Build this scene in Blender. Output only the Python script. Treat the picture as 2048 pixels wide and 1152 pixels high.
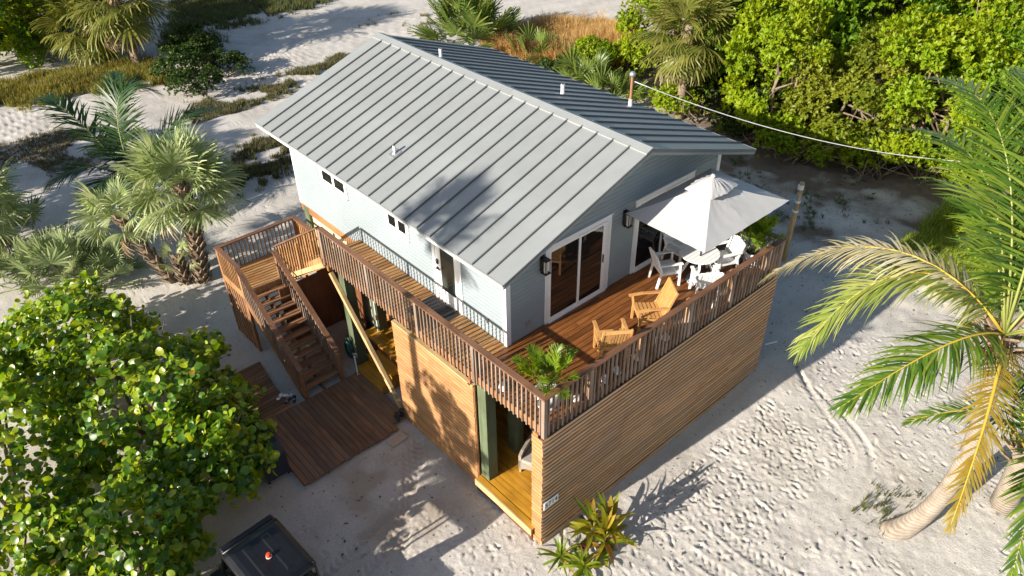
import bpy, math, random
import numpy as np
from mathutils import Vector, Matrix

# ------------------------------------------------------------------ scene, camera, light
scene = bpy.context.scene
for o in list(bpy.data.objects):
    bpy.data.objects.remove(o)
COL = scene.collection
R = math.radians

cam_data = bpy.data.cameras.new("camera")
cam = bpy.data.objects.new("camera", cam_data)
COL.objects.link(cam)
cam.location = (-7.1792, -7.3295, 14.6643)
cam.rotation_mode = 'XYZ'
cam.rotation_euler = (0.93232, 0.01426, -0.72992)
cam_data.sensor_fit = 'HORIZONTAL'
cam_data.sensor_width = 36.0
cam_data.lens = 1534.137 / 2048 * 36.0
cam_data.clip_start = 0.1
cam_data.clip_end = 2000
scene.camera = cam

SUN_ELEV, SUN_AZ = 21.8, -5.5          # elevation; direction the light travels, degrees from +X
sun_dir = Vector((math.cos(R(SUN_ELEV)) * math.cos(R(SUN_AZ)), math.cos(R(SUN_ELEV)) * math.sin(R(SUN_AZ)), -math.sin(R(SUN_ELEV))))
world = bpy.data.worlds.new("World")
scene.world = world
world.use_nodes = True
wn = world.node_tree.nodes
wl = world.node_tree.links
wn.clear()
w_out = wn.new('ShaderNodeOutputWorld')
w_bg = wn.new('ShaderNodeBackground')
w_sky = wn.new('ShaderNodeTexSky')
w_sky.sky_type = 'NISHITA'
w_sky.sun_disc = False
w_sky.sun_elevation = R(SUN_ELEV)
# toward the sun = -sun_dir ; nishita rotation 0 points to +Y, clockwise
to_sun = -sun_dir
w_sky.sun_rotation = math.atan2(to_sun.x, to_sun.y)
w_sky.air_density = 1.0
w_sky.dust_density = 1.0
w_sky.ozone_density = 0.6
w_bg.inputs['Strength'].default_value = 0.074
wl.new(w_sky.outputs[0], w_bg.inputs[0])
wl.new(w_bg.outputs[0], w_out.inputs[0])

sun_data = bpy.data.lights.new("sun", 'SUN')
sun_data.energy = 5.0
sun_data.angle = R(0.53)
sun_data.color = (1.0, 0.91, 0.79)
sun = bpy.data.objects.new("sun", sun_data)
COL.objects.link(sun)
sun.rotation_euler = sun_dir.to_track_quat('-Z', 'Y').to_euler()
sun.location = (-30, 5, 30)

scene.view_settings.view_transform = 'Standard'
scene.view_settings.look = 'None'
scene.view_settings.exposure = 1.14
scene.view_settings.gamma = 1.0
scene.view_settings.use_curve_mapping = False
scene.render.engine = 'CYCLES'
scene.cycles.max_bounces = 6
scene.cycles.diffuse_bounces = 3
scene.cycles.glossy_bounces = 3
scene.cycles.transmission_bounces = 4
scene.cycles.transparent_max_bounces = 6

random.seed(7)
rng = np.random.default_rng(7)

# ------------------------------------------------------------------ dimensions (metres)
H = 3.545                     # deck level
HX, HY, HW, HD = 1.184, 2.418, 7.29, 9.12
OV, OVF, OVB = 0.614, 0.633, 0.609
ZE, ZR = 5.85, 7.302
DL = 8.16                     # deck length along the front
WY = 8.31                     # walkway end
RAIL = 0.865
LZ = 2.05                     # landing level

# ------------------------------------------------------------------ helpers
WPOS = {}

def tag(o, label=None, cat=None, group=None, kind=None):
    if label: o['label'] = label
    if cat: o['category'] = cat
    if group: o['group'] = group
    if kind: o['kind'] = kind
    return o

def root(name, loc, label, cat, group=None, rz=0.0, local=False):
    o = bpy.data.objects.new(name, None)
    COL.objects.link(o)
    o.empty_display_size = 0.2
    o.location = loc
    o.rotation_euler = (0, 0, rz)
    WPOS[o] = Vector((0, 0, 0)) if local else Vector(loc)
    tag(o, label, cat, group)
    return o

def link(name, me, mat, parent=None, loc=(0, 0, 0), wpos=None):
    o = bpy.data.objects.new(name, me)
    if mat is not None and not me.materials:
        me.materials.append(mat)
    COL.objects.link(o)
    if parent is not None:
        o.parent = parent
        o.location = Vector(loc) - WPOS[parent]
    else:
        o.location = loc
    WPOS[o] = Vector(wpos if wpos is not None else loc)
    return o

def np_mesh(name, V, F, smooth=False, var=None):
    """V (n,3) floats, F (m,k) ints"""
    V = np.asarray(V, dtype=np.float32)
    F = np.asarray(F, dtype=np.int32)
    me = bpy.data.meshes.new(name)
    k = F.shape[1]
    me.vertices.add(len(V)); me.vertices.foreach_set('co', V.ravel())
    me.loops.add(F.size); me.loops.foreach_set('vertex_index', F.ravel())
    me.polygons.add(len(F))
    me.polygons.foreach_set('loop_start', np.arange(0, F.size, k, dtype=np.int32))
    me.polygons.foreach_set('loop_total', np.full(len(F), k, dtype=np.int32))
    if smooth:
        me.polygons.foreach_set('use_smooth', np.ones(len(F), dtype=bool))
    if var is not None:
        a = me.attributes.new('var', 'FLOAT', 'FACE')
        a.data.foreach_set('value', np.asarray(var, dtype=np.float32))
    me.update(calc_edges=True)
    return me

class MB:
    def __init__(s):
        s.v = []; s.f = []
    def add(s, vs, fs):
        n = len(s.v)
        s.v += [tuple(p) for p in vs]
        s.f += [tuple(i + n for i in f) for f in fs]
        return s
    def box(s, x0, x1, y0, y1, z0, z1):
        vs = [(x0,y0,z0),(x1,y0,z0),(x1,y1,z0),(x0,y1,z0),(x0,y0,z1),(x1,y0,z1),(x1,y1,z1),(x0,y1,z1)]
        return s.add(vs, [(0,3,2,1),(4,5,6,7),(0,1,5,4),(1,2,6,5),(2,3,7,6),(3,0,4,7)])
    def beam(s, p, q, w, h, up=(0, 0, 1)):
        """box from p to q; w across, h along up (p,q on its centre line)"""
        p = Vector(p); q = Vector(q); d = (q - p).normalized()
        side = d.cross(Vector(up))
        if side.length < 1e-4: side = d.cross(Vector((1, 0, 0)))
        side.normalize(); u = side.cross(d).normalized()
        a = side * (w / 2); b = u * (h / 2)
        vs = [p-a-b, p+a-b, p+a+b, p-a+b, q-a-b, q+a-b, q+a+b, q-a+b]
        return s.add(vs, [(0,1,2,3),(7,6,5,4),(0,4,5,1),(1,5,6,2),(2,6,7,3),(3,7,4,0)])
    def prism(s, poly, axis, a0, a1):
        """poly list of 2D points extruded along axis 'x','y','z' from a0 to a1"""
        def P(p, a):
            return {'x': (a, p[0], p[1]), 'y': (p[0], a, p[1]), 'z': (p[0], p[1], a)}[axis]
        n = len(poly)
        vs = [P(p, a0) for p in poly] + [P(p, a1) for p in poly]
        fs = [tuple(range(n)), tuple(range(2*n-1, n-1, -1))] + [(i, i+n, (i+1) % n + n, (i+1) % n) for i in range(n)]
        return s.add(vs, fs)
    def tube(s, pts, rad, n=8, cap=True):
        pts = [Vector(p) for p in pts]
        if not hasattr(rad, '__len__'): rad = [rad] * len(pts)
        base = len(s.v)
        ref = Vector((0, 0, 1))
        t0 = (pts[1] - pts[0]).normalized()
        if abs(t0.dot(ref)) > 0.9: ref = Vector((1, 0, 0))
        for i, p in enumerate(pts):
            t = (pts[min(i+1, len(pts)-1)] - pts[max(i-1, 0)]).normalized()
            a = t.cross(ref).normalized(); b = a.cross(t).normalized()
            for k in range(n):
                an = 2 * math.pi * k / n
                s.v.append(tuple(p + (a * math.cos(an) + b * math.sin(an)) * rad[i]))
        for i in range(len(pts) - 1):
            for k in range(n):
                k2 = (k + 1) % n
                s.f.append((base+i*n+k, base+i*n+k2, base+(i+1)*n+k2, base+(i+1)*n+k))
        if cap:
            s.f.append(tuple(base + k for k in range(n))[::-1])
            s.f.append(tuple(base + (len(pts)-1)*n + k for k in range(n)))
        return s
    def lathe(s, prof, n=20, c=(0, 0, 0)):
        base = len(s.v)
        for r, z in prof:
            for k in range(n):
                an = 2 * math.pi * k / n
                s.v.append((c[0] + r*math.cos(an), c[1] + r*math.sin(an), c[2] + z))
        for i in range(len(prof) - 1):
            for k in range(n):
                k2 = (k+1) % n
                s.f.append((base+i*n+k, base+i*n+k2, base+(i+1)*n+k2, base+(i+1)*n+k))
        s.f.append(tuple(base + k for k in range(n))[::-1])
        s.f.append(tuple(base + (len(prof)-1)*n + k for k in range(n)))
        return s
    def build(s, name, mat, parent=None, smooth=False, origin=None, bevel=0):
        v = np.array(s.v, dtype=float)
        if origin is None:
            o3 = (v.min(0) + v.max(0)) / 2
        else:
            o3 = np.array(origin, dtype=float)
        me = bpy.data.meshes.new(name)
        me.from_pydata([tuple(p) for p in (v - o3)], [], s.f)
        if smooth:
            for p in me.polygons: p.use_smooth = True
        me.update()
        ob = link(name, me, mat, parent, tuple(o3))
        if bevel:
            b = ob.modifiers.new('bevel', 'BEVEL'); b.width = bevel; b.segments = 2; b.limit_method = 'ANGLE'
        return ob

def copy_tree(o, parent=None):
    c = o.copy(); COL.objects.link(c); c.parent = parent
    for ch in o.children:
        copy_tree(ch, c)
    return c

_box_cache = {}
def boxobj(name, mat, parent, c, size, rot=None):
    """a box whose mesh is shared with equal boxes of the same material"""
    key = (mat.name, tuple(round(t, 4) for t in size))
    if key not in _box_cache:
        sx, sy, sz = (t / 2 for t in size)
        m = MB().box(-sx, sx, -sy, sy, -sz, sz)
        me = bpy.data.meshes.new(name); me.from_pydata(m.v, [], m.f); me.update(); me.materials.append(mat)
        _box_cache[key] = me
    o = link(name, _box_cache[key], None, parent, c)
    if rot is not None: o.rotation_euler = rot
    return o

# ------------------------------------------------------------------ materials
def new_mat(name):
    m = bpy.data.materials.new(name); m.use_nodes = True
    nt = m.node_tree; nt.nodes.clear()
    out = nt.nodes.new('ShaderNodeOutputMaterial')
    b = nt.nodes.new('ShaderNodeBsdfPrincipled')
    nt.links.new(b.outputs[0], out.inputs[0])
    return m, nt, b, out

def node(nt, t, **kw):
    n = nt.nodes.new(t)
    for k, v in kw.items():
        if k.startswith('i_'):
            n.inputs[k[2:].replace('_', ' ')].default_value = v
        else:
            setattr(n, k, v)
    return n

def ramp(nt, stops):
    r = nt.nodes.new('ShaderNodeValToRGB')
    e = r.color_ramp.elements
    while len(e) < len(stops): e.new(0.5)
    for el, (p, c) in zip(e, stops):
        el.position = p; el.color = (c[0], c[1], c[2], 1)
    return r

def hexc(h):
    h = h.lstrip('#'); c = [int(h[i:i+2], 16) / 255 for i in (0, 2, 4)]
    return tuple(((x + 0.055) / 1.055) ** 2.4 if x > 0.04045 else x / 12.92 for x in c)

def mat_plain(name, col, rough=0.6, metallic=0.0, spec=0.5, var=0.0, nscale=3.0, bump=0.0, bscale=40.0, dark=0.75):
    m, nt, b, out = new_mat(name)
    tc = node(nt, 'ShaderNodeTexCoord')
    n = node(nt, 'ShaderNodeTexNoise', i_Scale=nscale, i_Detail=6.0, i_Roughness=0.6)
    nt.links.new(tc.outputs['Object'], n.inputs['Vector'])
    r = ramp(nt, [(0.3, tuple(c * dark for c in col)), (0.72, col)])
    nt.links.new(n.outputs['Fac'], r.inputs[0])
    last = r.outputs[0]
    if var:
        oi = node(nt, 'ShaderNodeObjectInfo')
        mr = node(nt, 'ShaderNodeMapRange'); mr.inputs['To Min'].default_value = 1 - var; mr.inputs['To Max'].default_value = 1 + var
        nt.links.new(oi.outputs['Random'], mr.inputs['Value'])
        hs = node(nt, 'ShaderNodeHueSaturation')
        nt.links.new(mr.outputs[0], hs.inputs['Value']); nt.links.new(last, hs.inputs['Color'])
        last = hs.outputs[0]
    nt.links.new(last, b.inputs['Base Color'])
    b.inputs['Roughness'].default_value = rough
    b.inputs['Metallic'].default_value = metallic
    b.inputs['Specular IOR Level'].default_value = spec
    if bump:
        n2 = node(nt, 'ShaderNodeTexNoise', i_Scale=bscale, i_Detail=4.0)
        nt.links.new(tc.outputs['Object'], n2.inputs['Vector'])
        bp = node(nt, 'ShaderNodeBump', i_Strength=bump, i_Distance=0.01)
        nt.links.new(n2.outputs['Fac'], bp.inputs['Height']); nt.links.new(bp.outputs[0], b.inputs['Normal'])
    return m

def mat_wood(name, light, dark, axis='x', rough=0.65, var=0.18, spec=0.4, grain=1.0, knots=True, bump=0.25, grey=None):
    m, nt, b, out = new_mat(name)
    tc = node(nt, 'ShaderNodeTexCoord'); oi = node(nt, 'ShaderNodeObjectInfo')
    mul = node(nt, 'ShaderNodeMath', operation='MULTIPLY'); mul.inputs[1].default_value = 57.0
    nt.links.new(oi.outputs['Random'], mul.inputs[0])
    add = node(nt, 'ShaderNodeVectorMath', operation='ADD')
    nt.links.new(tc.outputs['Object'], add.inputs[0]); nt.links.new(mul.outputs[0], add.inputs[1])
    mp = node(nt, 'ShaderNodeMapping')
    s = {'x': (1.2, 22, 22), 'y': (22, 1.2, 22), 'z': (22, 22, 1.2)}[axis]
    mp.inputs['Scale'].default_value = tuple(t * grain for t in s)
    nt.links.new(add.outputs[0], mp.inputs['Vector'])
    n = node(nt, 'ShaderNodeTexNoise', i_Scale=1.0, i_Detail=5.0, i_Roughness=0.65, i_Distortion=0.6)
    nt.links.new(mp.outputs[0], n.inputs['Vector'])
    mid = tuple((a + c) / 2 for a, c in zip(light, dark))
    r = ramp(nt, [(0.28, dark), (0.5, mid), (0.72, light)])
    nt.links.new(n.outputs['Fac'], r.inputs[0])
    last = r.outputs[0]
    if knots:
        n3 = node(nt, 'ShaderNodeTexNoise', i_Scale=1.7, i_Detail=3.0)
        nt.links.new(add.outputs[0], n3.inputs['Vector'])
        r3 = ramp(nt, [(0.35, (0.62, 0.6, 0.58)), (0.6, (1, 1, 1))])
        nt.links.new(n3.outputs['Fac'], r3.inputs[0])
        mx = node(nt, 'ShaderNodeMixRGB', blend_type='MULTIPLY', i_Fac=0.75)
        nt.links.new(last, mx.inputs[1]); nt.links.new(r3.outputs[0], mx.inputs[2])
        last = mx.outputs[0]
    if grey is not None:
        n4 = node(nt, 'ShaderNodeTexNoise', i_Scale=0.9, i_Detail=4.0)
        nt.links.new(add.outputs[0], n4.inputs['Vector'])
        r4 = ramp(nt, [(0.42, (0, 0, 0)), (0.66, (1, 1, 1))])
        nt.links.new(n4.outputs['Fac'], r4.inputs[0])
        m4 = node(nt, 'ShaderNodeMixRGB', blend_type='MIX')
        nt.links.new(r4.outputs[0], m4.inputs[0]); nt.links.new(last, m4.inputs[1]); m4.inputs[2].default_value = (*grey, 1)
        last = m4.outputs[0]
    mr = node(nt, 'ShaderNodeMapRange'); mr.inputs['To Min'].default_value = 1 - var; mr.inputs['To Max'].default_value = 1 + var
    nt.links.new(oi.outputs['Random'], mr.inputs['Value'])
    hs = node(nt, 'ShaderNodeHueSaturation')
    nt.links.new(mr.outputs[0], hs.inputs['Value']); nt.links.new(last, hs.inputs['Color'])
    nt.links.new(hs.outputs[0], b.inputs['Base Color'])
    b.inputs['Roughness'].default_value = rough
    b.inputs['Specular IOR Level'].default_value = spec
    bp = node(nt, 'ShaderNodeBump', i_Strength=bump, i_Distance=0.004)
    nt.links.new(n.outputs['Fac'], bp.inputs['Height']); nt.links.new(bp.outputs[0], b.inputs['Normal'])
    return m

def mat_leaf(name, cols, rough=0.45, trans=0.35, spec=0.4, tint=None, use_attr=True, gloss_var=False):
    """cols: list of colours, chosen by the per-leaf random number"""
    m, nt, b, out = new_mat(name)
    oi = node(nt, 'ShaderNodeObjectInfo')
    at = node(nt, 'ShaderNodeAttribute'); at.attribute_name = 'var'
    addn = node(nt, 'ShaderNodeMath', operation='ADD')
    m2 = node(nt, 'ShaderNodeMath', operation='MULTIPLY'); m2.inputs[1].default_value = 0.35 if use_attr else 1.0
    nt.links.new(oi.outputs['Random'], m2.inputs[0])
    nt.links.new(at.outputs['Fac'], addn.inputs[0]); nt.links.new(m2.outputs[0], addn.inputs[1])
    fr = node(nt, 'ShaderNodeMath', operation='FRACT')
    nt.links.new(addn.outputs[0], fr.inputs[0])
    k = len(cols)
    r = ramp(nt, [(i / max(1, k - 1), c) for i, c in enumerate(cols)])
    nt.links.new(fr.outputs[0], r.inputs[0])
    tc = node(nt, 'ShaderNodeTexCoord')
    n = node(nt, 'ShaderNodeTexNoise', i_Scale=6.0, i_Detail=3.0)
    nt.links.new(tc.outputs['Object'], n.inputs['Vector'])
    rr = ramp(nt, [(0.3, (0.75, 0.75, 0.75)), (0.7, (1.1, 1.1, 1.1))])
    nt.links.new(n.outputs['Fac'], rr.inputs[0])
    mx = node(nt, 'ShaderNodeMixRGB', blend_type='MULTIPLY', i_Fac=0.7)
    nt.links.new(r.outputs[0], mx.inputs[1]); nt.links.new(rr.outputs[0], mx.inputs[2])
    nt.links.new(mx.outputs[0], b.inputs['Base Color'])
    b.inputs['Roughness'].default_value = rough
    b.inputs['Specular IOR Level'].default_value = spec
    tr = node(nt, 'ShaderNodeBsdfTranslucent')
    hs = node(nt, 'ShaderNodeHueSaturation'); hs.inputs['Saturation'].default_value = 1.1; hs.inputs['Value'].default_value = 1.5
    hs.inputs['Hue'].default_value = 0.485
    nt.links.new(mx.outputs[0], hs.inputs['Color']); nt.links.new(hs.outputs[0], tr.inputs['Color'])
    ms = node(nt, 'ShaderNodeMixShader'); ms.inputs[0].default_value = trans
    nt.links.new(b.outputs[0], ms.inputs[1]); nt.links.new(tr.outputs[0], ms.inputs[2])
    nt.links.new(ms.outputs[0], out.inputs[0])
    return m

M = {}
M['siding'] = mat_plain('siding_paint', (0.235, 0.280, 0.305), 0.62, var=0.0, nscale=0.7, dark=0.86)
M['trim'] = mat_plain('white_trim', (0.72, 0.74, 0.76), 0.5, dark=0.92)
M['roof'] = mat_plain('roof_metal', (0.325, 0.345, 0.345), 0.5, metallic=0.25, var=0.05, nscale=0.9, dark=0.82, bump=0.25, bscale=2.2)
M['seam'] = mat_plain('seam_shadow_metal', (0.14, 0.15, 0.155), 0.5, metallic=0.2, nscale=2, dark=0.85)  # rib shadow put into the seam colour; rake flashing shares it
M['deck'] = mat_wood('deck_stain', (0.27, 0.105, 0.030), (0.095, 0.033, 0.010), 'x', rough=0.45, var=0.28, spec=0.35)
M['walk'] = mat_wood('walkway_stain', (0.46, 0.235, 0.080), (0.21, 0.095, 0.034), 'x', rough=0.5, var=0.25, grey=(0.38, 0.22, 0.09))
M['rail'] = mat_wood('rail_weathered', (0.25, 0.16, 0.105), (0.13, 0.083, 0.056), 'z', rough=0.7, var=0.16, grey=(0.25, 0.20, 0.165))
M['railpale'] = mat_wood('rail_pale', (0.50, 0.27, 0.115), (0.30, 0.145, 0.06), 'z', rough=0.62, var=0.15)  # lighter, more orange copy of the rail wood
M['capx'] = mat_wood('rail_cap_x', (0.21, 0.105, 0.058), (0.12, 0.057, 0.033), 'x', rough=0.55, var=0.1)
M['capy'] = mat_wood('rail_cap_y', (0.235, 0.125, 0.072), (0.135, 0.068, 0.041), 'y', rough=0.55, var=0.1)
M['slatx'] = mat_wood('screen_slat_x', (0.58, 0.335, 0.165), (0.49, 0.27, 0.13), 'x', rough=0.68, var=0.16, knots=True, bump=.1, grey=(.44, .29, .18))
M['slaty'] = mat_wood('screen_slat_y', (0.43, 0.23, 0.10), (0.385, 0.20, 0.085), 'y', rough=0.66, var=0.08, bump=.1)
M['rim'] = mat_wood('rim_lumber', (0.42, 0.205, 0.085), (0.25, 0.11, 0.045), 'y', rough=0.6, var=0.12)
M['pale'] = mat_wood('pale_lumber', (0.56, 0.40, 0.20), (0.42, 0.27, 0.12), 'z', rough=0.65, var=0.1)
M['paley'] = mat_wood('pale_lumber_y', (0.56, 0.40, 0.20), (0.40, 0.26, 0.12), 'y', rough=0.65, var=0.1)
M['ochre'] = mat_wood('ochre_boards', (0.60, 0.305, 0.03), (0.36, 0.165, 0.015), 'y', rough=0.45, var=0.12)
M['green'] = mat_wood('green_treated_post', (0.12, 0.15, 0.08), (0.062, 0.08, 0.045), 'z', rough=0.8, var=0.12, grain=0.5)
M['gdeck'] = mat_wood('ground_deck_y', (0.285, 0.148, 0.072), (0.115, 0.060, 0.034), 'y', rough=0.55, var=0.28, grey=(0.15, 0.095, 0.065))
M['gdeckx'] = mat_wood('ground_deck_x', (0.285, 0.148, 0.072), (0.115, 0.060, 0.034), 'x', rough=0.6, var=0.3)
M['tread'] = mat_wood('tread_wood', (0.30, 0.155, 0.075), (0.16, 0.08, 0.042), 'x', rough=0.6, var=0.2)
M['ply'] = mat_wood('brown_plywood', (0.19, 0.075, 0.03), (0.11, 0.042, 0.018), 'z', rough=0.6, var=0.1, grain=0.5)
M['cream'] = mat_plain('cream_wall', (0.56, 0.51, 0.34), 0.7, dark=0.88)
M['grey'] = mat_plain('grey_paint', (0.25, 0.27, 0.30), 0.7)
M['glass'] = mat_plain('dark_glass', (0.010, 0.011, 0.012), 0.04, spec=0.55, dark=0.8)
M['glass2'] = mat_plain('door_lite_glass', (0.045, 0.06, 0.055), 0.12, spec=0.6, dark=0.7)  # green-grey reflection painted into the colour of the door pane
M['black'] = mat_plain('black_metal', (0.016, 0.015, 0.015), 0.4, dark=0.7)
M['rubber'] = mat_plain('black_rubber', (0.022, 0.022, 0.024), 0.85, bump=0.4, bscale=60)
M['white'] = mat_plain('white_plastic', (0.80, 0.80, 0.80), 0.42, dark=0.94)
M['pvc'] = mat_plain('white_pvc', (0.74, 0.75, 0.76), 0.35)
M['galv'] = mat_plain('galvanised_metal', (0.42, 0.43, 0.44), 0.4, metallic=0.6, bump=0.1)
M['concrete'] = mat_plain('concrete_block', (0.43, 0.355, 0.28), 0.9, bump=0.3, dark=0.8)
# ------------------------------------------------------------------ the house
house = root('house', (HX + HW/2, HY + HD/2, 0), 'pale blue-grey stilt house with standing-seam metal gable roof', 'house')
XL, XR, YF, YB = HX, HX + HW, HY, HY + HD
XM = (XL + XR) / 2
SL = (ZR - ZE) / (HW/2 + OV)

def roof_z(x):                      # top of roof sheet
    return ZE + SL * ((x - (XL - OV)) if x < XM else ((XR + OV) - x))

COURSE = 0.108
def lap_wall(name, along, plane, a0, a1, z0, z1, out, limit=None):
    """lap siding: each course a sloped board face with a lip"""
    m = MB()
    z = z0
    while z < z1 - 1e-4:
        zt = min(z + COURSE, z1)
        b0, b1, c0, c1 = a0, a1, a0, a1
        if limit:
            b0, b1 = limit(z); c0, c1 = limit(zt)
            if c1 - c0 < 0.02: c0 = c1 = (c0 + c1) / 2
        lo = plane + out * 0.026; hi = plane + out * 0.002; zm = z + (zt - z) * .62
        e0, e1 = (b0 + (c0 - b0) * .62, b1 + (c1 - b1) * .62)
        def P(a, d, zz):
            return (d, a, zz) if along == 'y' else (a, d, zz)
        m.add([P(b0, lo, z), P(b1, lo, z), P(e1, lo - out * .004, zm), P(e0, lo - out * .004, zm), P(c1, hi, zt - .004), P(c0, hi, zt - .004), P(b0, plane, z), P(b1, plane, z)],
              [(0, 1, 2, 3), (3, 2, 4, 5), (6, 7, 1, 0)])
        z = zt
    return m.build(name, M['siding'], house)

ZB = H - 0.20                      # bottom of siding
lap_wall('side_wall', 'y', XL, YF, YB, ZB, ZE + 0.15, -1)
lap_wall('side_wall', 'y', XR, YF, YB, ZB, ZE + 0.15, +1)
def gable_lim(z):
    if z <= ZE + 0.10: return (XL, XR)
    d = (z - (ZE + 0.10)) / SL
    return (min(XL + d, XM - 0.01), max(XR - d, XM + 0.01))
lap_wall('gable_wall', 'x', YF, XL, XR, ZB, ZR - 0.2, -1, gable_lim)
lap_wall('gable_wall', 'x', YB, XL, XR, ZB, ZR - 0.2, +1, gable_lim)
# floor slab of the house and its rim joists
MB().box(XL + .02, XR - .02, YF + .02, YB - .02, H - 0.30, H - 0.02).build('floor_frame', M['ply'], house)
MB().box(XL - .012, XL + .028, YF + .3, YB + .012, H - 0.46, ZB + .02).build('rim_joist', M['rim'], house)
MB().box(XR - .028, XR + .012, YF, YB + .012, H - 0.46, ZB + .02).build('rim_joist', M['rim'], house)
MB().box(XL + .03, XR - .03, YB - .02, YB + .015, H - 0.46, ZB + .02).build('rim_joist', M['rim'], house)
# ceiling plane so no light leaks
MB().box(XL + .03, XR - .03, YF + .03, YB - .03, ZE - .02, ZE + .02).build('ceiling', M['trim'], house)
# corner boards
for cx, sx in ((XL, -1), (XR, 1)):
    for cy, sy in ((YF, -1), (YB, 1)):
        x0, x1 = sorted((cx - sx * 0.10, cx + sx * 0.030)); y0, y1 = sorted((cy + sy * 0.030, cy + sy * 0.004))
        top = ZE + 0.02
        m = MB().box(x0, x1, y0, y1, ZB - .004, top)
        xx0, xx1 = sorted((cx + sx * 0.030, cx + sx * 0.004)); yy0, yy1 = sorted((cy - sy * 0.10, cy + sy * 0.003))
        m.box(xx0, xx1, yy0, yy1, ZB - .004, top)
        m.build('corner_board', M['trim'], house)

# roof: one panel per bay with its standing seam
Y0, Y1 = YF - OVF, YB + OVB
NP = 22
PW = (Y1 - Y0) / NP
for side in (-1, 1):
    xe = XL - OV if side < 0 else XR + OV
    Lr = math.hypot(XM - xe, ZR - ZE)
    # build in local coordinates: u up the slope from eave, v along y
    pm = MB()
    pm.box(0, Lr, 0.004, PW - 0.004, -0.02, 0.0)
    sm = MB().box(0.01, Lr - 0.17, -0.013, 0.013, -0.004, 0.040)
    pme = bpy.data.meshes.new('roof_panel'); pme.from_pydata(pm.v, [], pm.f); pme.update(); pme.materials.append(M['roof'])
    sme = bpy.data.meshes.new('roof_seam'); sme.from_pydata(sm.v, [], sm.f); sme.update(); sme.materials.append(M['seam'])
    ang = math.atan2(ZR - ZE, XM - xe) if side < 0 else None
    for i in range(NP):
        y = Y0 + i * PW
        for nm, me in (('roof_panel', pme), ('roof_seam', sme)):
            if nm == 'roof_seam' and i == 0: continue
            o = link(nm, me, None, house, (xe, y, ZE))
            if side < 0:
                o.rotation_euler = (0, -math.atan2(ZR - ZE, XM - xe), 0)
            else:
                # mirror by rotating 180 about z then tilting
                o.rotation_euler = (0, -math.atan2(ZR - ZE, xe - XM), math.pi)
                o.location.y += PW if nm == 'roof_panel' else 0
# ridge cap
rc = MB()
w, dz = 0.20, 0.030
for yy0, yy1 in ((Y0 - .012, Y0 + 4.4), (Y0 + 4.405, Y1 + .012)):
    rc = MB()
    rc.prism([(XM - w, ZR - SL*w + dz), (XM, ZR + dz + .012), (XM + w, ZR - SL*w + dz), (XM + w, ZR - SL*w + .004), (XM, ZR + .012), (XM - w, ZR - SL*w + .004)], 'y', yy0, yy1)
    rc.build('ridge_cap', M['roof'], house)
# soffit, fascia, rake boards
for side in (-1, 1):
    xe = XL - OV if side < 0 else XR + OV
    xi = XL if side < 0 else XR
    x0, x1 = sorted((xe + side * -0.012, xe + side * -0.035))
    MB().box(x0, x1, Y0 + .02, Y1 - .02, ZE - 0.125, ZE - 0.018).build('fascia', M['trim'], house)
    # drip edge
    x0, x1 = sorted((xe - side*.004, xe + side * 0.010))
    MB().box(x0, x1, Y0 + .005, Y1 - .005, ZE - 0.05, ZE + .004).build('drip_edge', M['roof'], house)
    xa = xe - side * .036; za = roof_z(xa) - .03; zi = roof_z(xi) - .03
    MB().prism([(xa, za - .02), (xi, zi - .02), (xi, zi), (xa, za)], 'y', Y0 + .045, Y1 - .045).build('soffit', M['trim'], house)
for yy, s in ((Y0, -1), (Y1, 1)):
    ya, yb = sorted((yy - s * 0.012, yy - s * 0.04))
    for side in (-1, 1):
        xe = XL - OV + .03 if side < 0 else XR + OV - .03
        xi = XL if side < 0 else XR
        z0 = roof_z(xe) - 0.022; z1 = roof_z(XM) - 0.022
        MB().prism([(xe, z0 - .125), (XM, z1 - .125), (XM, z1), (xe, z0)], 'y', ya, yb).build('rake_board', M['siding'] if s < 0 else M['trim'], house)
        yo, yi = sorted((yy + s * .008, yy - s * .010))
        MB().prism([(xe, z0 - .055), (XM, z1 - .055), (XM, z1 + .018), (xe, z0 + .018)], 'y', yo, yi).build('rake_flashing', M['seam'], house)
        # sloped soffit under the gable overhang
        ys0, ys1 = sorted((yy - s * .045, (YF if s < 0 else YB) + s * .0))
        MB().prism([(xi, roof_z(xi) - .075), (XM, z1 - .053), (XM, z1 - .033), (xi, roof_z(xi) - .055)], 'y', ys0, ys1).build('gable_soffit', M['trim'], house)

# vent pipes
def vent(x, y, h, r, boot=True, mat=None):
    z = roof_z(x)
    m = MB().tube([(x, y, z - .03), (x, y, z + h)], r, 12)
    p = m.build('vent_pipe', mat or M['galv'], house, smooth=False)
    if boot:
        s = SL if x < XM else -SL
        m = MB()
        pts = [(-.13, -.12), (.13, -.12), (.13, .12), (-.13, .12)]
        m.add([(x + a, y + b, z + s * a + dz) for dz in (.002, .012) for a, b in pts], [(3,2,1,0),(4,5,6,7),(0,1,5,4),(1,2,6,5),(2,3,7,6),(3,0,4,7)])
        m.build('flashing', M['galv'], p)
        MB().tube([(x, y, z - .02), (x, y, z + .05)], [r + .035, r + .008], 12).build('boot', M['galv'], p)
    MB().tube([(x, y, z + h), (x, y, z + h + .004)], r * .72, 12).build('bore_shade', M['black'], p)  # black disc stands for the shade inside the pipe mouth
    return p
vent(1.83, 7.16, .21, .036, mat=M['pvc'])
vent(5.05, 9.42, .26, .045, mat=M['pvc'])
vent(6.47, 6.11, .30, .055, mat=M['pvc'])

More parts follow.
